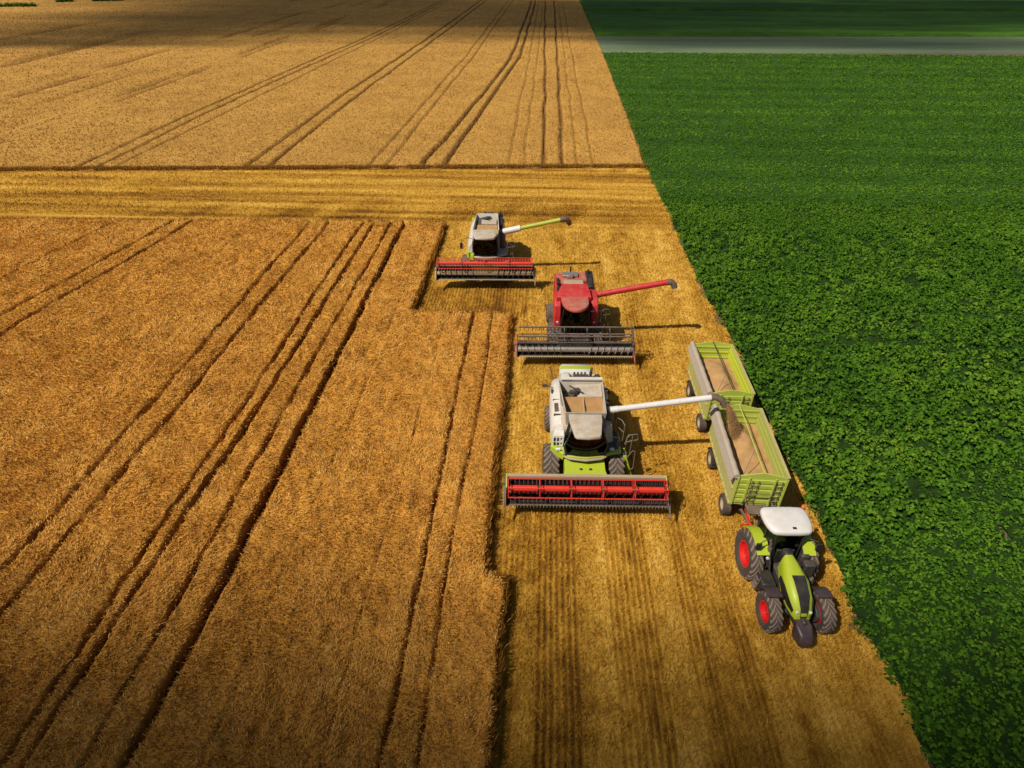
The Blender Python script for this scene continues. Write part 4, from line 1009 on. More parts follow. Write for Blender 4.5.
NEAR_T = [(-12.35, .36, 1.0, 0), (-13.62, .20, .75, 0), (-15.0, .26, .85, .01), (-16.15, .22, .75, 0), (-19.25, .26, .85, .015), (-20.85, .26, .8, .015), (-31.9, .34, .9, .15), (-33.8, .30, .85, .17), (-38.9, .22, .6, .17),
          (-4.6, .18, .5, 0), (-3.26, .14, .45, 0), (-50.5, .3, .8, .1), (-52.4, .3, .8, .1), (-6.3, .08, .25, 0), (-9.9, .08, .2, 0)]
FAR_T = [([(71, -14.6), (99, -11.9), (147, -8.5), (190, -8.2), (600, -8.0)], .5, 1), ([(71, -12.0), (99, -9.9), (147, -6.6), (190, -6.4), (600, -6.2)], .5, 1),
         ([(71, -0.25), (106, -0.3), (228, -1.5), (600, -4)], .42, .95), ([(71, 2.2), (228, 1.9), (600, 1)], .42, .95), ([(71, -4.4), (150, -4.2), (600, -6)], .2, .45), ([(71, -2.6), (150, -2.5), (600, -4)], .2, .45),
         ([(71, 4.0), (150, 3.8), (600, 3)], .2, .45), ([(71, 5.9), (150, 5.6), (600, 5)], .22, .5),
         ([(69, -35.3), (104, -35.3), (188, -32.7), (600, -25)], .5, .95), ([(69, -32.6), (104, -32.8), (188, -30.4), (600, -23)], .45, .85),
         ([(69, -20.8), (150, -19.0), (600, -17)], .3, .5), ([(69, -19.0), (150, -17.2), (600, -15)], .3, .5),
         ([(68, -55.1), (96, -54.7), (188, -50), (600, -42)], .45, .85), ([(68, -52.9), (96, -52.6), (188, -48), (600, -40)], .45, .8), ([(68, -50.6), (188, -46), (600, -38)], .3, .6),
         ([(68, -75), (188, -72), (600, -65)], .5, .8), ([(68, -72.6), (188, -69.6), (600, -63)], .5, .8), ([(68, -95), (188, -92), (600, -85)], .5, .7), ([(68, -92.5), (188, -89.5), (600, -82)], .5, .7),
         ([(68, -120), (600, -112)], .6, .7), ([(68, -117.5), (600, -109.5)], .6, .7), ([(68, -150), (600, -142)], .7, .7), ([(68, -84), (600, -75)], .4, .5)]
FAR_T = [([(yy, xx*0.955) for yy, xx in pl], w, a) for pl, w, a in FAR_T]
def tram_near(x, y):
    m = np.zeros_like(x)
    for i, (c, w, a, k) in enumerate(NEAR_T):
        cc = c+k*(y-48.5)+0.4*(vnoise(y, y*0+i*7, 14.0, 30+i)-0.5)+0.12*(vnoise(y, y*0+i*7, 2.5, 60+i)-0.5)+0.07*(vnoise(y, y*0+i*7, 0.6, 75+i)-0.5)
        ww = w*0.80*(0.8+0.4*vnoise(y, y*0, 1.3, 90+i))
        m = np.maximum(m, a*np.clip(1.7-1.0*np.abs(x-cc)/(ww*0.5), 0, 1))
    return m
def tram_far(x, y):
    m = np.zeros_like(x)
    for i, (pl, w, a) in enumerate(FAR_T):
        cc = np.interp(y, [p[0] for p in pl], [p[1] for p in pl])+0.35*(vnoise(y, y*0, 9.0, 130+i)-0.5)
        m = np.maximum(m, a*np.clip(1.6-1.1*np.abs(x-cc)/(w*0.5), 0, 1))
    return m
HW = 0.72
def wheat_h(x, y, far=False):
    """top of the wheat canopy"""
    d = d_far(x, y) if far else d_near(x, y)
    t = tram_far(x, y) if far else tram_near(x, y)
    n = 0.13*(fbm(x, y, 1.4, 11, 3)-0.5)+(0.10 if far else 0.15)*(vnoise(x*1.25, y*0.8, 0.42, 12)-0.5)+0.10*(vnoise(x, y, 7, 13)-0.5)
    # lodged patches between the rows
    lod = np.clip((fbm(x*1.6, y*0.6, 2.6, 14, 3)-0.62)*5, 0, 1)*(0.0 if far else 0.12)
    h = (0.62 if far else HW)+n-lod
    h = h*(1-t)*np.clip(d/0.16+0.2, 0, 1)
    return np.maximum(h, 0.0)

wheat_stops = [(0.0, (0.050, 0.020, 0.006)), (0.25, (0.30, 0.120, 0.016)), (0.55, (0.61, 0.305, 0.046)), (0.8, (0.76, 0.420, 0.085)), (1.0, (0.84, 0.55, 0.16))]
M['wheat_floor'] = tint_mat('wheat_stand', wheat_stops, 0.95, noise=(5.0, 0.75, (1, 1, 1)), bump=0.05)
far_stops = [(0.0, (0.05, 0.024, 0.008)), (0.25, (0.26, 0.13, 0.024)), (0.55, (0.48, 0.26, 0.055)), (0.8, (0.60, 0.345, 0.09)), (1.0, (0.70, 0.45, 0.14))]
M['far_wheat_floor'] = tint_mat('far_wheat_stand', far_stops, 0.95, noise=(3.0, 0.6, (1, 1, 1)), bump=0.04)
M['far_wheat_blade'] = tint_mat('far_wheat_ears', far_stops, 0.8, 0.25)
M['wheat_blade'] = tint_mat('wheat_straw_and_ears', wheat_stops, 0.8, 0.3)

def stretch(a, b, s0, g):
    out = [a]; s = s0
    while out[-1] < b: out.append(out[-1]+s); s *= g
    return np.array(out)

def join(parts):
    Vs, Fs, Ts = [], [], []; o = 0
    for V, F, T in parts:
        Vs.append(V); Fs.append(F+o); Ts.append(T); o += len(V)
    return np.concatenate(Vs), np.concatenate(Fs), np.concatenate(Ts)

def multi_mesh(name, sets, mats):
    """sets: list of (V, F, tint, material index) whose faces may differ in corner count"""
    V = np.concatenate([s[0] for s in sets]); T = np.concatenate([s[2] for s in sets])
    loops, starts, mi = [], [], []; o = 0; ls = 0
    for v, f, t, m in sets:
        loops.append((f+o).ravel()); k = f.shape[1]; starts.append(ls+np.arange(len(f))*k); ls += len(f)*k; mi.append(np.full(len(f), m)); o += len(v)
    L = np.concatenate(loops); St = np.concatenate(starts); MI = np.concatenate(mi)
    me = bpy.data.meshes.new(name)
    me.vertices.add(len(V)); me.vertices.foreach_set('co', V.astype(np.float32).ravel())
    me.loops.add(len(L)); me.loops.foreach_set('vertex_index', L.astype(np.int32))
    me.polygons.add(len(St)); me.polygons.foreach_set('loop_start', St.astype(np.int32)); me.polygons.foreach_set('material_index', MI.astype(np.int32))
    at = me.attributes.new('tint', 'FLOAT', 'POINT'); at.data.foreach_set('value', np.clip(T, 0, 1).astype(np.float32))
    me.update(calc_edges=True)
    for m in mats: me.materials.append(M[m])
    o = bpy.data.objects.new(name, me); COL.objects.link(o)
    return o

# --- near wheat
xs = np.concatenate([np.arange(-95, -45, 0.5), np.arange(-45, -18, 0.12), np.arange(-18, -0.3, 0.09)])
ys = np.concatenate([np.arange(-6, 6, 0.6), np.arange(6, 26, 0.16), np.arange(26, 54.8, 0.24)])
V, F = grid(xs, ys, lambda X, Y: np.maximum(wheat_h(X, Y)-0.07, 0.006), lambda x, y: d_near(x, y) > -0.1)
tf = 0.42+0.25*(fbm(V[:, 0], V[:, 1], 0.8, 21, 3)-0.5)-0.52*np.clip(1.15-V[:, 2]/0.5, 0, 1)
sets = [(V, F, tf, 0)]
x, y = scatter(-62, -0.5, 2, 54.5, 520)
d = d_near(x, y); h = wheat_h(x, y); k = (d > 0) & (h > 0.18)
x, y, h, d = x[k], y[k], h[k], d[k]; n = len(x); sl = slant(x, y)
grow = (sl/25)**0.85
clump = fbm(x, y, 0.55, 41, 2); streak = vnoise(x*2.2, y*0.8, 0.5, 43)
az = 2*math.pi*fbm(x, y, 3.0, 44, 2)*1.4+rng.normal(0, 0.9, n)
lean = np.clip(0.75+0.5*(vnoise(x, y, 1.6, 45)-0.4)+rng.normal(0, 0.35, n), 0.02, 1.45)
L = rng.uniform(0.09, 0.19, n)*(0.8+0.2*grow); W = rng.uniform(0.020, 0.036, n)*grow
tint = 0.67+0.30*(clump-0.5)+0.20*(streak-0.5)+0.20*(vnoise(x*1.25, y*0.8, 0.42, 12)-0.5)+0.22*(fbm(x, y, 5, 46, 3)-0.5)+rng.normal(0, 0.22, n)
V, F, T = blades(x, y, h-0.09+rng.uniform(-0.04, 0.04, n), L, W, lean, az, tint, 0.12)
sets.append((V, F, T, 1))
# standing stems along every cut edge
x, y = scatter(-62, -0.5, 2, 54.5, 900); d = d_near(x, y); k = (d > -0.02) & (d < 0.30); x, y, d = x[k], y[k], d[k]; n = len(x)
V, F, T = blades(x, y, np.zeros(n), rng.uniform(0.55, 0.9, n)*np.clip(1-tram_near(x, y), 0.15, 1), rng.uniform(0.018, 0.035, n)*(slant(x, y)/25)**0.85, np.abs(rng.normal(0, 0.18, n)), rng.uniform(0, 6.28, n), 0.42+rng.normal(0, 0.14, n), 0.05)
sets.append((V, F, T, 1))
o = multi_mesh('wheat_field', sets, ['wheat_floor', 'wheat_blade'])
o['kind'] = 'stuff'; o['label'] = 'ripe brown wheat standing left of the combines, cut by long wheel tracks'; o['category'] = 'wheat'

# --- far wheat
xs = np.concatenate([-stretch(58, 620, 0.8, 1.03)[::-1], np.arange(-57.7, 13.0, 0.2), [13.0]])
ys = np.concatenate([np.arange(60.0, 80, 0.25), stretch(80.2, 700, 0.5, 1.02)])
V, F = grid(xs, ys, lambda X, Y: np.maximum(wheat_h(X, Y, True)-0.14, 0.006), lambda x, y: d_far(x, y) > -0.1)
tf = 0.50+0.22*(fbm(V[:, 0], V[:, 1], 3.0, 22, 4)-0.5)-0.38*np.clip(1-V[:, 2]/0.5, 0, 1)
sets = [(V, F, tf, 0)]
x, y = scatter(-330, 12.8, 62, 330, 230, 25, 2.15)
d = d_far(x, y); h = wheat_h(x, y, True); k = (d > 0) & (h > 0.25); x, y, h = x[k], y[k], h[k]; n = len(x); sl = slant(x, y); grow = (sl/25)**0.9
tint = 0.62+0.3*(fbm(x, y, 2.5, 47, 2)-0.5)+0.22*(fbm(x*0.5, y, 14, 48, 3)-0.5)+rng.normal(0, 0.10, n)
V, F, T = blades(x, y, h-0.20, rng.uniform(0.16, 0.30, n), rng.uniform(0.018, 0.03, n)*grow, np.clip(rng.normal(0.6, 0.35, n), 0.02, 1.3), 2*math.pi*fbm(x, y, 6.0, 49, 2)*1.4+rng.normal(0, 1.0, n), tint, 0.1)
sets.append((V, F, T, 1))
x = rng.uniform(-75, 11.7, 45000); y = front_far(x)+rng.uniform(-0.05, 0.35, 45000); k = in_view(x, y, 2); x, y = x[k], y[k]; n = len(x)
V, F, T = blades(x, y, np.zeros(n), rng.uniform(0.35, 0.62, n), rng.uniform(0.02, 0.05, n), np.abs(rng.normal(0, 0.2, n)), rng.uniform(0, 6.28, n), 0.46+rng.normal(0, 0.12, n), 0.05)
sets.append((V, F, T, 1))
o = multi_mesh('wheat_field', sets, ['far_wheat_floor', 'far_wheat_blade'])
o['kind'] = 'stuff'; o['label'] = 'pale wheat beyond the cut headland, striped by tracks running to the far distance'; o['category'] = 'wheat'

# ---------------------------------------------------------------- ground and stubble
m, nt, b = new_mat('bare_soil')
g = N(nt, 'ShaderNodeNewGeometry'); n1 = N(nt, 'ShaderNodeTexNoise', i_Scale=0.35, i_Detail=10.0, i_Roughness=0.7); nt.links.new(g.outputs['Position'], n1.inputs['Vector'])
n2 = N(nt, 'ShaderNodeTexNoise', i_Scale=6.0, i_Detail=8.0, i_Roughness=0.8); nt.links.new(g.outputs['Position'], n2.inputs['Vector'])
c = mixc(nt, n1.outputs[0], (0.11, 0.075, 0.045), (0.22, 0.155, 0.095)); c = mixc(nt, 0.7, c, ramp(nt, n2.outputs[0], [(0.3, 0.45), (0.7, 1.0)]), 'MULTIPLY')
nt.links.new(c, b.inputs['Base Color']); b.inputs['Roughness'].default_value = 0.95
bp = N(nt, 'ShaderNodeBump', i_Strength=0.8, i_Distance=0.06); nt.links.new(n2.outputs[0], bp.inputs['Height']); nt.links.new(bp.outputs[0], b.inputs['Normal'])
M['soil'] = m
V, F = grid(np.array([-3000., -600, -100, 100, 600, 3000]), np.array([-1500., -100, 100, 400, 900, 4000]), lambda X, Y: X*0)
o = np_mesh('ground', V, F, V[:, 0]*0+0.5, M['soil']); o['kind'] = 'structure'

def fresh_zone(x, y):
    f = np.clip((CUT1+5.5-y)/1.0, 0, 1)*np.clip((y-CUT1)/0.3, 0, 1)*(x < -0.9)+np.clip((19.3-y)/1.0, 0, 1)*np.clip((y-CUT2+0.3)/0.4, 0, 1)*(x < 1.2)*0.5
    return np.clip(f, 0, 1)
GROUPS = [(0.2, 1.9, 1.0), (3.1, 4.9, .9), (5.9, 6.7, .95), (7.6, 8.3, .6), (9.1, 9.5, .35), (10.3, 11.6, .4), (-1.5, -0.4, .6)]
def group_mask(x, y):
    """bands where the drilled rows stand bare, with little loose straw over them"""
    xx = x+0.12*(vnoise(y, y*0, 5, 201)-0.5); m = 0*x
    for a, b, w in GROUPS: m = np.maximum(m, w*np.clip((xx-a)/0.12+0.5, 0, 1)*np.clip((b-xx)/0.12+0.5, 0, 1))
    m = m*np.clip(0.55+1.3*(fbm(x*0.8, y*0.30, 1.8, 202, 3)-0.35), 0.25, 1)*(1-0.45*np.clip((y-17)/6, 0, 1))
    return np.maximum(m, fresh_zone(x, y))
def stub_light(x, y):
    """how much pale straw lies over the stubble, 0..1"""
    n = 0.26*(fbm(x*2.2, y*0.25, 1.6, 203, 4)-0.5)+0.26*(fbm(x, y, 2.6, 204, 4)-0.5)+0.50*(fbm(x*1.3, y*0.9, 0.5, 211, 3)-0.5)
    band = 0.60-0.10*group_mask(x, y)-0.08*fresh_zone(x, y)+0.10*np.sin(x*1.9+1.0)*np.sin(x*0.7)
    head = np.clip((y-(back_edge(np.minimum(x, -9))-0.6))/2.0, 0, 1)
    hb = 0.47+1.1*(fbm(x*0.08, y*2.6, 2.0, 205, 5)-0.5)+0.3*(fbm(x*0.5, y*2, 1.5, 216, 3)-0.5)+0.35*(vnoise((x-0.5*y)*1.2, y*0.15, 2.0, 213)-0.5)*(vnoise(x, y, 9, 214) > 0.55)
    return (band+n+0.08*np.clip((y-16)/14, 0, 1))*(1-head)+head*hb
def row_phase(x): return x/0.235
def stub_tint(x, y):
    l = stub_light(x, y)
    head = np.clip((y-(back_edge(np.minimum(x, -9))-0.6))/2.0, 0, 1)
    r = 0.5-0.5*np.cos(2*math.pi*row_phase(x+0.05*(vnoise(y, y*0, 2, 207)-0.5)))
    g = 0.22+0.80*group_mask(x, y)
    return np.clip(l+0.04-0.50*r*g*(0.6+0.8*vnoise(x, y, 0.3, 212))*(1-head), 0, 1)
stub_stops = [(0.0, (0.090, 0.036, 0.004)), (0.25, (0.26, 0.115, 0.009)), (0.5, (0.44, 0.230, 0.024)), (0.75, (0.60, 0.345, 0.048)), (1.0, (0.74, 0.49, 0.13))]
M['stub_floor'] = tint_mat('stubble_ground', stub_stops, 0.95, noise=(7.0, 0.55, (1.0, 0.45, 1.0)), bump=0.03)
M['stub_blade'] = tint_mat('cut_straw', stub_stops, 0.8, 0.25)
xs = np.concatenate([np.arange(-100, -60, 2.0), np.arange(-60, -9.2, 0.5), np.arange(-9.2, 13.2, 0.078)]); ys = np.concatenate([np.arange(-15, 5, 1.0), np.arange(5, 75, 0.30)])
xs[-1] = 13.2
def stub_h(X, Y): return 0.008+0.035*(0.5+0.5*np.cos(2*math.pi*row_phase(X)))*(X > -9.1)*0.8+0.02*vnoise(X, Y, 0.6, 209)
V, F = grid(xs, ys, stub_h, lambda x, y: (x < green_edge(y)+0.1+0.9*(vnoise(x*0, y, .9, 210)-.5)) & (y < front_far(x)+0.6))
sets = [(V, F, stub_tint(V[:, 0], V[:, 1]), 0)]
# standing stubble in drilled rows
x, y = scatter(-9.5, 12.6, 4, 60, 330, 25, 1.9); k = (d_near(x, y) < 0.0) & (x < green_edge(y)); x, y = x[k], y[k]; n = len(x)
jit = 0.45-0.36*np.clip(group_mask(x, y)*1.2, 0, 1)
x = (np.round(row_phase(x))+rng.normal(0, 1, n)*jit)*0.235
k = (d_near(x, y) < 0.0) & (x < green_edge(y)+0.1); x, y = x[k], y[k]; n = len(x); l = stub_light(x, y); grow = (slant(x, y)/25)**0.85
keep = rng.random(n) < np.clip(1.15-l*0.8, 0.1, 1); x, y, l, grow = x[keep], y[keep], l[keep], grow[keep]; n = len(x)
V, F, T = blades(x, y, np.zeros(n), rng.uniform(0.12, 0.24, n), rng.uniform(0.012, 0.026, n)*grow, np.abs(rng.normal(0, 0.35, n)), rng.uniform(0, 6.28, n), l*0.75+0.12+rng.normal(0, 0.12, n))
sets.append((V, F, T, 1))
# loose straw lying about
x, y = scatter(-9.5, 13.0, 4, 60, 150, 25, 1.7); k = (d_near(x, y) < -0.02) & (x < green_edge(y)+0.3*rng.random(len(x))); x, y = x[k], y[k]; n = len(x); l = stub_light(x, y); grow = (slant(x, y)/25)**0.85
keep = rng.random(n) < np.clip(1.0-1.1*group_mask(x, y), 0.08, 1); x, y, l, grow = x[keep], y[keep], l[keep], grow[keep]; n = len(x)
V, F, T = blades(x, y, rng.uniform(0.03, 0.14, n), rng.uniform(0.10, 0.32, n), rng.uniform(0.012, 0.028, n)*grow, rng.uniform(1.15, 1.55, n), np.pi/2*rng.choice([-1, 1], n)+rng.normal(0, 0.8, n), l*0.9+0.12+rng.normal(0, 0.14, n))
sets.append((V, F, T, 1))
# headland straw, rows running across
x, y = scatter(-75, 12, 53, 72.5, 230, 25, 1.9); k = (y > back_edge(np.minimum(x, -9))) & (y < front_far(x)) & (d_near(x, y) < 0) & (x < green_edge(y)); x, y = x[k], y[k]; n = len(x)
grow = (slant(x, y)/25)**0.85
V, F, T = blades(x, y, np.zeros(n)+0.02, rng.uniform(0.12, 0.28, n), rng.uniform(0.014, 0.026, n)*grow, rng.uniform(0.2, 1.5, n), rng.normal(0, 0.8, n), stub_tint(x, y)+rng.normal(0, 0.10, n))
sets.append((V, F, T, 1))
o = multi_mesh('stubble', sets, ['stub_floor', 'stub_blade']); o['kind'] = 'stuff'; o['label'] = 'golden cut stubble and straw under the machines and across the headland'; o['category'] = 'stubble'

# ---------------------------------------------------------------- green crop
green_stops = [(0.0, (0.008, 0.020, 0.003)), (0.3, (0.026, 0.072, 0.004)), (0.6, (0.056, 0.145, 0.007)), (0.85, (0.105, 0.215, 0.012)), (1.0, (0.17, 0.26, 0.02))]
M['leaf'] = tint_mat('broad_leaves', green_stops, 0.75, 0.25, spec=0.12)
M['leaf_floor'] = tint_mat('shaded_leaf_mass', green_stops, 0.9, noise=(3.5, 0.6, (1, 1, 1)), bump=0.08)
def bare(x, y):
    """thin strips of bare soil in the lower right of the field"""
    b = np.clip((vnoise(x*2.2, y*0.38, 0.7, 301)-0.80)*14, 0, 1)*np.clip((22-y)/6, 0, 1)*np.clip((x-13.2)/1.5, 0, 1)
    return b
def rough_zone(x, y):
    """1 where the plants stand tall and clumpy, 0 in the smoother far part"""
    far = np.clip((56+3*(vnoise(x, y, 12, 302)-0.5)-y)/4, 0, 1)
    low = np.clip((y-(13.5+(x-12.5)*0.75))/3.5, 0, 1)
    return far*(0.35+0.65*low)
def green_h(x, y):
    r = rough_zone(x, y)
    e = np.clip((x-green_edge(y)+0.05-0.25*(vnoise(x, y, .9, 303)-.5))/0.25, 0, 1)
    return (0.26+r*0.26+0.14*(fbm(x, y, 2.2, 304, 3)-0.5)*(0.4+r))*e
xs = np.concatenate([np.arange(11.3, 60, 0.35), stretch(60, 420, 0.8, 1.05)]); ys = np.concatenate([np.arange(56, 62, 0.35), stretch(62.2, 160, 0.6, 1.008)]); ys = ys[ys < 158.3]
V, F = grid(xs, ys, lambda X, Y: np.maximum(green_h(X, Y)-0.12-0.30*np.clip((62-Y)/5, 0, 1), 0.0)+0.003, lambda x, y: (x > green_edge(y)-0.1) & (y > 57))
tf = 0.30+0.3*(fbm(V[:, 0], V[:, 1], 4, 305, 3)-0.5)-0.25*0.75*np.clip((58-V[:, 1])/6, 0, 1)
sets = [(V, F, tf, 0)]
def plants(x, y, size, leaves, h, base_t):
    n = len(x); out = []
    N_ = n*leaves
    px = np.repeat(x, leaves); py = np.repeat(y, leaves); ps = np.repeat(size, leaves); ph = np.repeat(h, leaves); pt = np.repeat(base_t, leaves)
    a = rng.uniform(0, 2*math.pi, N_); rr = np.sqrt(rng.random(N_))*ps
    cz = ph*(1.0-0.55*(rr/ps)**2)+rng.normal(0, 0.03, N_)
    cx, cy = px+rr*np.cos(a), py+rr*np.sin(a)
    ln = np.maximum(ps, 0.20)*rng.uniform(0.40, 0.66, N_); wd = ln*rng.uniform(0.7, 0.95, N_)
    tilt = 0.15+0.75*rr/ps+rng.normal(0, 0.18, N_)       # outer leaves hang
    a2 = a+rng.normal(0, 0.5, N_)
    f = np.stack([np.cos(a2)*np.cos(tilt), np.sin(a2)*np.cos(tilt), -np.sin(tilt)], 1)
    s = np.stack([-np.sin(a2), np.cos(a2), np.zeros(N_)], 1)
    c = np.stack([cx, cy, cz], 1); up = np.cross(f, s)
    droop = (0.12*ln)[:, None]*up*-1
    L_, W_ = ln[:, None], wd[:, None]
    p = [c-f*L_*0.5, c-f*L_*0.15+s*W_*0.5+droop, c+f*L_*0.55, c-f*L_*0.15-s*W_*0.5+droop, c+f*L_*0.05]
    V = np.stack(p, 1).reshape(-1, 3); o_ = np.arange(N_)*5
    F = np.concatenate([np.stack([o_, o_+1, o_+4], 1), np.stack([o_+1, o_+2, o_+4], 1), np.stack([o_+2, o_+3, o_+4], 1), np.stack([o_+3, o_, o_+4], 1)])
    T = np.repeat(pt+rng.normal(0, 0.10, N_)+0.30*(1-rr/ps)-0.04, 5)
    return V, F, T
def rows(x0, x1, y0, y1, sp, jit):
    gx, gy = np.meshgrid(np.arange(x0, x1, sp), np.arange(y0, y1, sp*0.9)); gx = gx+(np.arange(gx.shape[0])%2)[:, None]*sp*0.5
    x = gx.ravel()+rng.normal(0, jit, gx.size); y = gy.ravel()+rng.normal(0, jit, gx.size)
    k = in_view(x, y, 4) & (x > green_edge(y)-0.02+0.3*rng.random(len(x))**2) & (bare(x, y) < 0.5); return x[k], y[k]
for sp, zone in ((0.45, 1), (0.33, 0)):
    x, y = rows(11.5, 75, 3, 60, sp, sp*0.26); r = rough_zone(x, y); n = len(x)
    z_ = r+0.25*(fbm(x, y, 2.5, 315, 2)-0.5)
    keep = ((z_ > 0.62) if zone else (z_ <= 0.62)) & (rng.random(n) < np.clip(1.0-1.3*np.clip(0.42-fbm(x*0.7, y*1.4, 2.2, 306, 3), 0, 1)*4, 0.45, 0.985)) & (rng.random(n) < np.clip((61-y)/5, 0, 1))
    gap = (np.abs(y-33.4-0.02*(x-20)-0.3*np.sin(x*0.4)) < 0.33) & (x > 19) | (np.abs(y-57.0-0.1*(x-30)-0.5*np.sin(x*0.3)) < 0.45) & (x > 24)
    keep = keep & ~gap
    x, y, r = x[keep], y[keep], r[keep]; n = len(x)
    size = (0.31 if zone else 0.25)*rng.uniform(0.7, 1.25, n); h = (0.56 if zone else 0.36)*rng.uniform(0.65, 1.35, n)+0.35*(fbm(x*0.7, y*1.2, 2, 316, 2)-0.5)*(1 if zone else 0.4)
    V, F, T = plants(x, y, size, 23 if zone else 17, h, 0.58+0.45*(fbm(x, y, 3, 307, 3)-0.5)+rng.normal(0, 0.07, n)); sets.append((V, F, T, 1))
fx = np.concatenate([np.arange(11.9, 34, 0.2), stretch(34, 80, 0.4, 1.05)]); fy = np.arange(2, 58, 0.25)
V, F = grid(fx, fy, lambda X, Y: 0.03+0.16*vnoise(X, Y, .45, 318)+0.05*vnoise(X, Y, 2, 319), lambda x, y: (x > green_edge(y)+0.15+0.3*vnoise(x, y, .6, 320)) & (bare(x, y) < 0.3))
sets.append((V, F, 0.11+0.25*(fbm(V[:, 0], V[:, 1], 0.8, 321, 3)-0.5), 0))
x, y = scatter(11.5, 70, 3, 60, 62, 25, 1.1); k = (x > green_edge(y)+0.1) & (bare(x, y) < 0.7); x, y = x[k], y[k]; n = len(x)
V, F, T = plants(x, y, np.full(n, 0.10), 4, rng.uniform(0.08, 0.24, n), 0.24+rng.normal(0, 0.08, n)); sets.append((V, F, T, 1))
x, y = scatter(11.5, 220, 52, 158, 11, 50, 1.6); k = (x > green_edge(y)+0.0) & (rng.random(len(x)) < np.clip((y-51)/6, 0, 1)); x, y = x[k], y[k]; n = len(x)
rowt = 0.10*np.sin(y*0.9+0.4*np.sin(x*0.05))+0.3*(fbm(x*0.12, y*1.0, 4, 309, 3)-0.5)+0.15*(fbm(x, y, 3, 310, 2)-0.5)
V, F, T = plants(x, y, rng.uniform(0.22, 0.34, n)*(slant(x, y)/60)**0.5, 7, green_h(x, y)*rng.uniform(0.85, 1.2, n)+0.03, 0.58+rowt); sets.append((V, F, T, 1))
# a few yellow heads
x, y = scatter(12.5, 80, 45, 75, 0.12, 50, 1.0); k = x > green_edge(y)+0.5; x, y = x[k], y[k]; n = len(x)
V, F, T = plants(x, y, np.full(n, 0.13), 5, green_h(x, y)+0.18, np.full(n, 1.0)); sets.append((V, F, T, 1))
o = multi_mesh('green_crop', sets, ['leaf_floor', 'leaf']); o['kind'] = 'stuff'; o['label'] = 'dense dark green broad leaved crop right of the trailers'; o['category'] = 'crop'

# ---------------------------------------------------------------- strips beyond the green crop
def strip(name, x0, x1, ya, yb, h, stops, base, seed, label, cat, rough=0.9, amp=0.15, kind='stuff', slope=0.045):
    xs = np.concatenate([np.arange(x0, 60, 1.0), stretch(60, x1, 1.2, 1.05)]); ys_ = np.linspace(0, 1, max(12, int((yb-ya)/1.0)))
    X, T_ = np.meshgrid(xs, ys_); Y = ya+T_*(yb-ya)+slope*(X-x0)*np.clip(1.0, 0, 1)
    e = np.minimum(np.minimum(T_, 1-T_)*200, 1)*np.clip((X-x0)*3, 0, 1)
    Z = 0.012+(h+amp*(fbm(X, Y, 2.0, seed, 3)-0.5))*e
    V = np.stack([X.ravel(), Y.ravel(), Z.ravel()], 1); nx = len(xs)
    i, j = np.meshgrid(np.arange(nx-1), np.arange(len(ys_)-1)); a = (j*nx+i).ravel(); F = np.stack([a, a+1, a+nx+1, a+nx], 1)
    m = tint_mat(name+'_cover', stops, rough, noise=(0.9, 1.1, (0.25, 1.0, 1.0)), bump=0.3)
    o = np_mesh(name, V, F, base+0.5*(fbm(V[:, 0]*0.15, V[:, 1], 3, seed+5, 3)-0.5), m)
    o['kind'] = kind; o['label'] = label; o['category'] = cat
    if kind == 'structure':
        pass
    return o
fallow = [(0.0, (0.075, 0.095, 0.045)), (0.5, (0.135, 0.185, 0.095)), (1.0, (0.22, 0.25, 0.13))]
strip('stubble_strip', 12.6, 420, 158.0, 187.0, 0.05, fallow, 0.5, 401, 'pale grey green strip of harvested land between two green fields', 'stubble', amp=0.05)
strip('green_crop', 12.6, 420, 187.6, 252, 0.7, green_stops, 0.50, 411, 'deep green crop beyond the pale strip on the far right', 'crop')
strip('stubble_strip', 12.6, 420, 252.6, 258, 0.05, fallow, 0.6, 421, 'narrow pale line between the two farthest green fields', 'stubble', amp=0.05)
strip('green_crop', 12.6, 500, 258.6, 330, 0.8, green_stops, 0.40, 431, 'farthest dark green crop at the top right corner', 'crop')
strip('green_crop', 12.6, 600, 331, 560, 0.5, [(0.0, (0.10, 0.13, 0.02)), (1.0, (0.26, 0.28, 0.05))], 0.5, 441, 'yellowish green crop along the top edge, right of the wheat', 'crop')

# a ragged dark hedge line at the far left
def hedge():
    n = 1500; a = rng.random(n) < 0.4; x = np.where(a, rng.uniform(-216, -195, n), rng.uniform(-203, -180, n)); y = np.where(a, 261+0.1*(x+205), 286+0.35*(x+192))+rng.normal(0, 0.6, n); k = vnoise(x, x*0, 4, 77) > 0.35; x, y = x[k], y[k]; n = len(x)
    V, F, T = plants(x, y, np.full(n, 0.7), 6, rng.uniform(0.8, 1.9, n), 0.35+rng.normal(0, 0.08, n))
    o = multi_mesh('hedge', [(V, F, T, 0)], ['leaf']); o['kind'] = 'stuff'; o['label'] = 'broken dark green hedge line at the far top left'; o['category'] = 'hedge'
hedge()

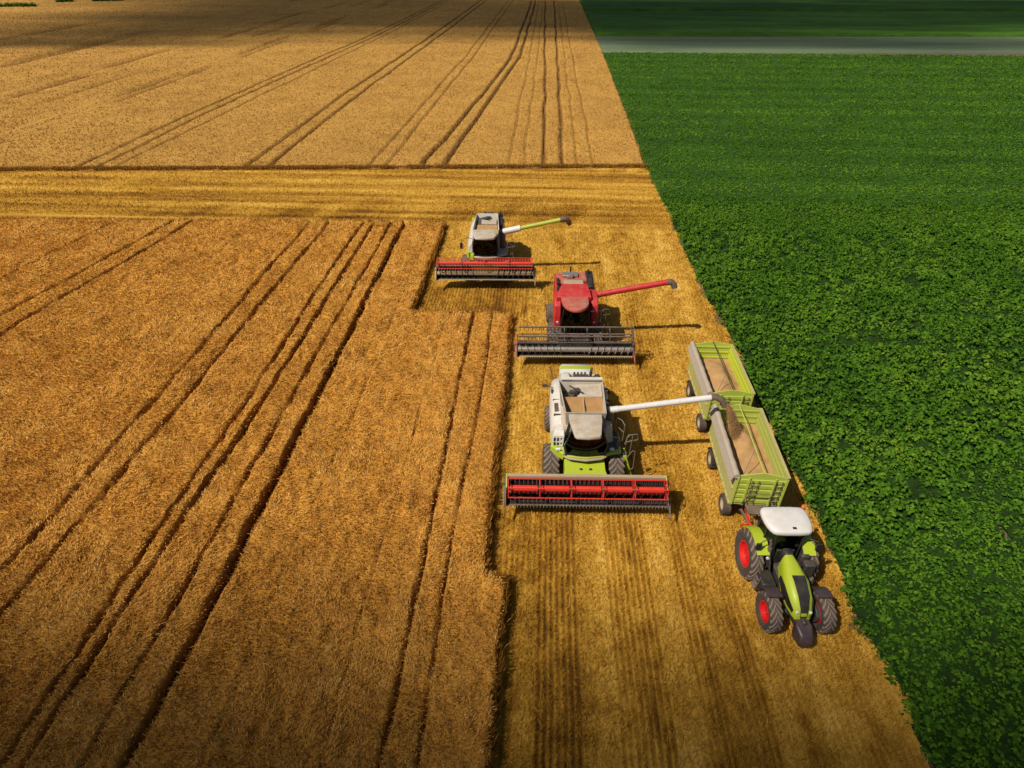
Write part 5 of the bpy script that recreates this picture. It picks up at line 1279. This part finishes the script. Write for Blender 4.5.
# ---------------------------------------------------------------- cloud over the far fields, and an added one that dims the foreground
SUN_EL, SUN_OFF = 51.5, Vector((0.64, 0.47, 0))       # shadow offset per metre of height
def cloud_mat(name, op):
    m, nt, b = new_mat(name); nt.nodes.remove(b); out = nt.nodes['Material Output']
    d = N(nt, 'ShaderNodeBsdfDiffuse'); d.inputs[0].default_value = (0.9, 0.9, 0.9, 1)
    t = N(nt, 'ShaderNodeBsdfTransparent'); mx = N(nt, 'ShaderNodeMixShader')
    tc = N(nt, 'ShaderNodeTexCoord'); n1 = N(nt, 'ShaderNodeTexNoise', i_Scale=op[2], i_Detail=4.0); nt.links.new(tc.outputs['Object'], n1.inputs['Vector'])
    at = N(nt, 'ShaderNodeAttribute'); at.attribute_name = 'tint'
    s = N(nt, 'ShaderNodeMath', operation='SUBTRACT'); nt.links.new(n1.outputs[0], s.inputs[0]); s.inputs[1].default_value = 0.5
    a = N(nt, 'ShaderNodeMath', operation='MULTIPLY_ADD'); nt.links.new(s.outputs[0], a.inputs[0]); a.inputs[1].default_value = op[1]; nt.links.new(at.outputs['Fac'], a.inputs[2])
    k = N(nt, 'ShaderNodeMath', operation='MULTIPLY'); nt.links.new(a.outputs[0], k.inputs[0]); k.inputs[1].default_value = op[0]; k.use_clamp = True
    nt.links.new(k.outputs[0], mx.inputs[0]); nt.links.new(t.outputs[0], mx.inputs[1]); nt.links.new(d.outputs[0], mx.inputs[2]); nt.links.new(mx.outputs[0], out.inputs[0])
    return m
def cloud(name, x0, x1, y0, y1, alt, dens, mat, thick, label, n=90):
    """lens of vapour: upper and lower skins, thinning out to its rim; x0..y1 is the ground it shades"""
    ox, oy = SUN_OFF.x*alt, SUN_OFF.y*alt
    xs = np.linspace(x0, x1, n); ys = np.linspace(y0, y1, n); X, Y = np.meshgrid(xs, ys)
    D = dens(X, Y)
    Vs, Fs, Ts = [], [], []; i, j = np.meshgrid(np.arange(n-1), np.arange(n-1)); a = (j*n+i).ravel()
    for k, sg in enumerate((1.0, -0.35)):
        Z = alt+sg*thick*np.sqrt(np.clip(D, 0, 1))*(0.7+0.6*fbm(X, Y, (x1-x0)/8, 500+k, 3))
        dz = Z-alt
        Vs.append(np.stack([(X-ox-SUN_OFF.x*dz).ravel(), (Y-oy-SUN_OFF.y*dz).ravel(), Z.ravel()], 1)); F = np.stack([a, a+1, a+n+1, a+n], 1)
        F = F[(D.ravel()[F] > 0.004).any(1)]; Fs.append(F+k*n*n); Ts.append(D.ravel())
    o = np_mesh(name, np.concatenate(Vs), np.concatenate(Fs), np.concatenate(Ts), mat, True)
    o['kind'] = 'structure'; o['label'] = label
    return o
def sm(e0, e1, v):
    t = np.clip((v-e0)/(e1-e0), 0, 1); return t*t*(3-2*t)
def dens_far(X, Y):
    n = fbm(X*0.3, Y*2.4, 60, 601, 5)-0.5
    yy = Y+75*n
    return sm(166, 212, yy+0.35*np.clip(-60-X, 0, 200)-0.08*X+17*sm(0, 30, X)*(1-sm(90, 200, X)))*(1-sm(300, 330, yy+0.12*X))*sm(-210, -110, X+70*n)*(1-sm(150, 230, X-0.3*Y+40*n))
def dens_near(X, Y):
    n = fbm(X, Y, 9, 602, 3)-0.5
    return np.clip((1-sm(4.5, 18.0, Y+3.0*n-0.03*np.abs(X+2)))+0*X, 0, 1)*sm(-60, -45, X)*(1-sm(45, 60, X))*sm(-40, -30, Y)
cloud('cloud', -260, 260, 150, 350, 420, dens_far, cloud_mat('cloud_vapour', (0.72, 1.0, 0.012)), 20, 'cumulus shading the far fields')
cloud('cloud', -62, 62, -42, 22, 260, dens_near, cloud_mat('added_shade_vapour', (0.80, 0.15, 0.08)), 4, 'unseen thin cloud added to darken the foreground')  # invented cloud, put in to imitate the frame's darkened lower edge

# ---------------------------------------------------------------- light, sky, camera
world = bpy.data.worlds.new('World'); S.world = world; world.use_nodes = True
nt = world.node_tree; bg = nt.nodes['Background']
sky = nt.nodes.new('ShaderNodeTexSky'); sky.sky_type = 'NISHITA'; sky.sun_disc = False
sd = Vector((-SUN_OFF.x, -SUN_OFF.y, 1.0)).normalized()
el = math.asin(sd.z); sky.sun_elevation = el; sky.sun_rotation = math.atan2(sd.x, sd.y)
nt.links.new(sky.outputs[0], bg.inputs[0]); bg.inputs[1].default_value = 0.05
sl_ = bpy.data.lights.new('sun', 'SUN'); sl_.energy = 5.0; sl_.angle = R(0.53); sl_.color = (1.0, 0.93, 0.82)
so = bpy.data.objects.new('sun', sl_); COL.objects.link(so); so.rotation_euler = (-sd).to_track_quat('-Z', 'Y').to_euler(); so.location = (-30, -20, 60)

cam = bpy.data.cameras.new('camera'); co = bpy.data.objects.new('camera', cam); COL.objects.link(co)
cam.sensor_width = 36; cam.lens = 600/1024*36; cam.clip_end = 6000; cam.clip_start = 0.1
co.location = (0, 0, CAMH); co.rotation_euler = (R(90-36.5), 0, R(3.07)); S.camera = co
S.view_settings.view_transform = 'Standard'; S.view_settings.look = 'None'; S.view_settings.exposure = 0.0; S.view_settings.gamma = 1.0
S.cycles.max_bounces = 6; S.cycles.transparent_max_bounces = 12; S.cycles.diffuse_bounces = 3
S.render.resolution_x = 1024; S.render.resolution_y = 768
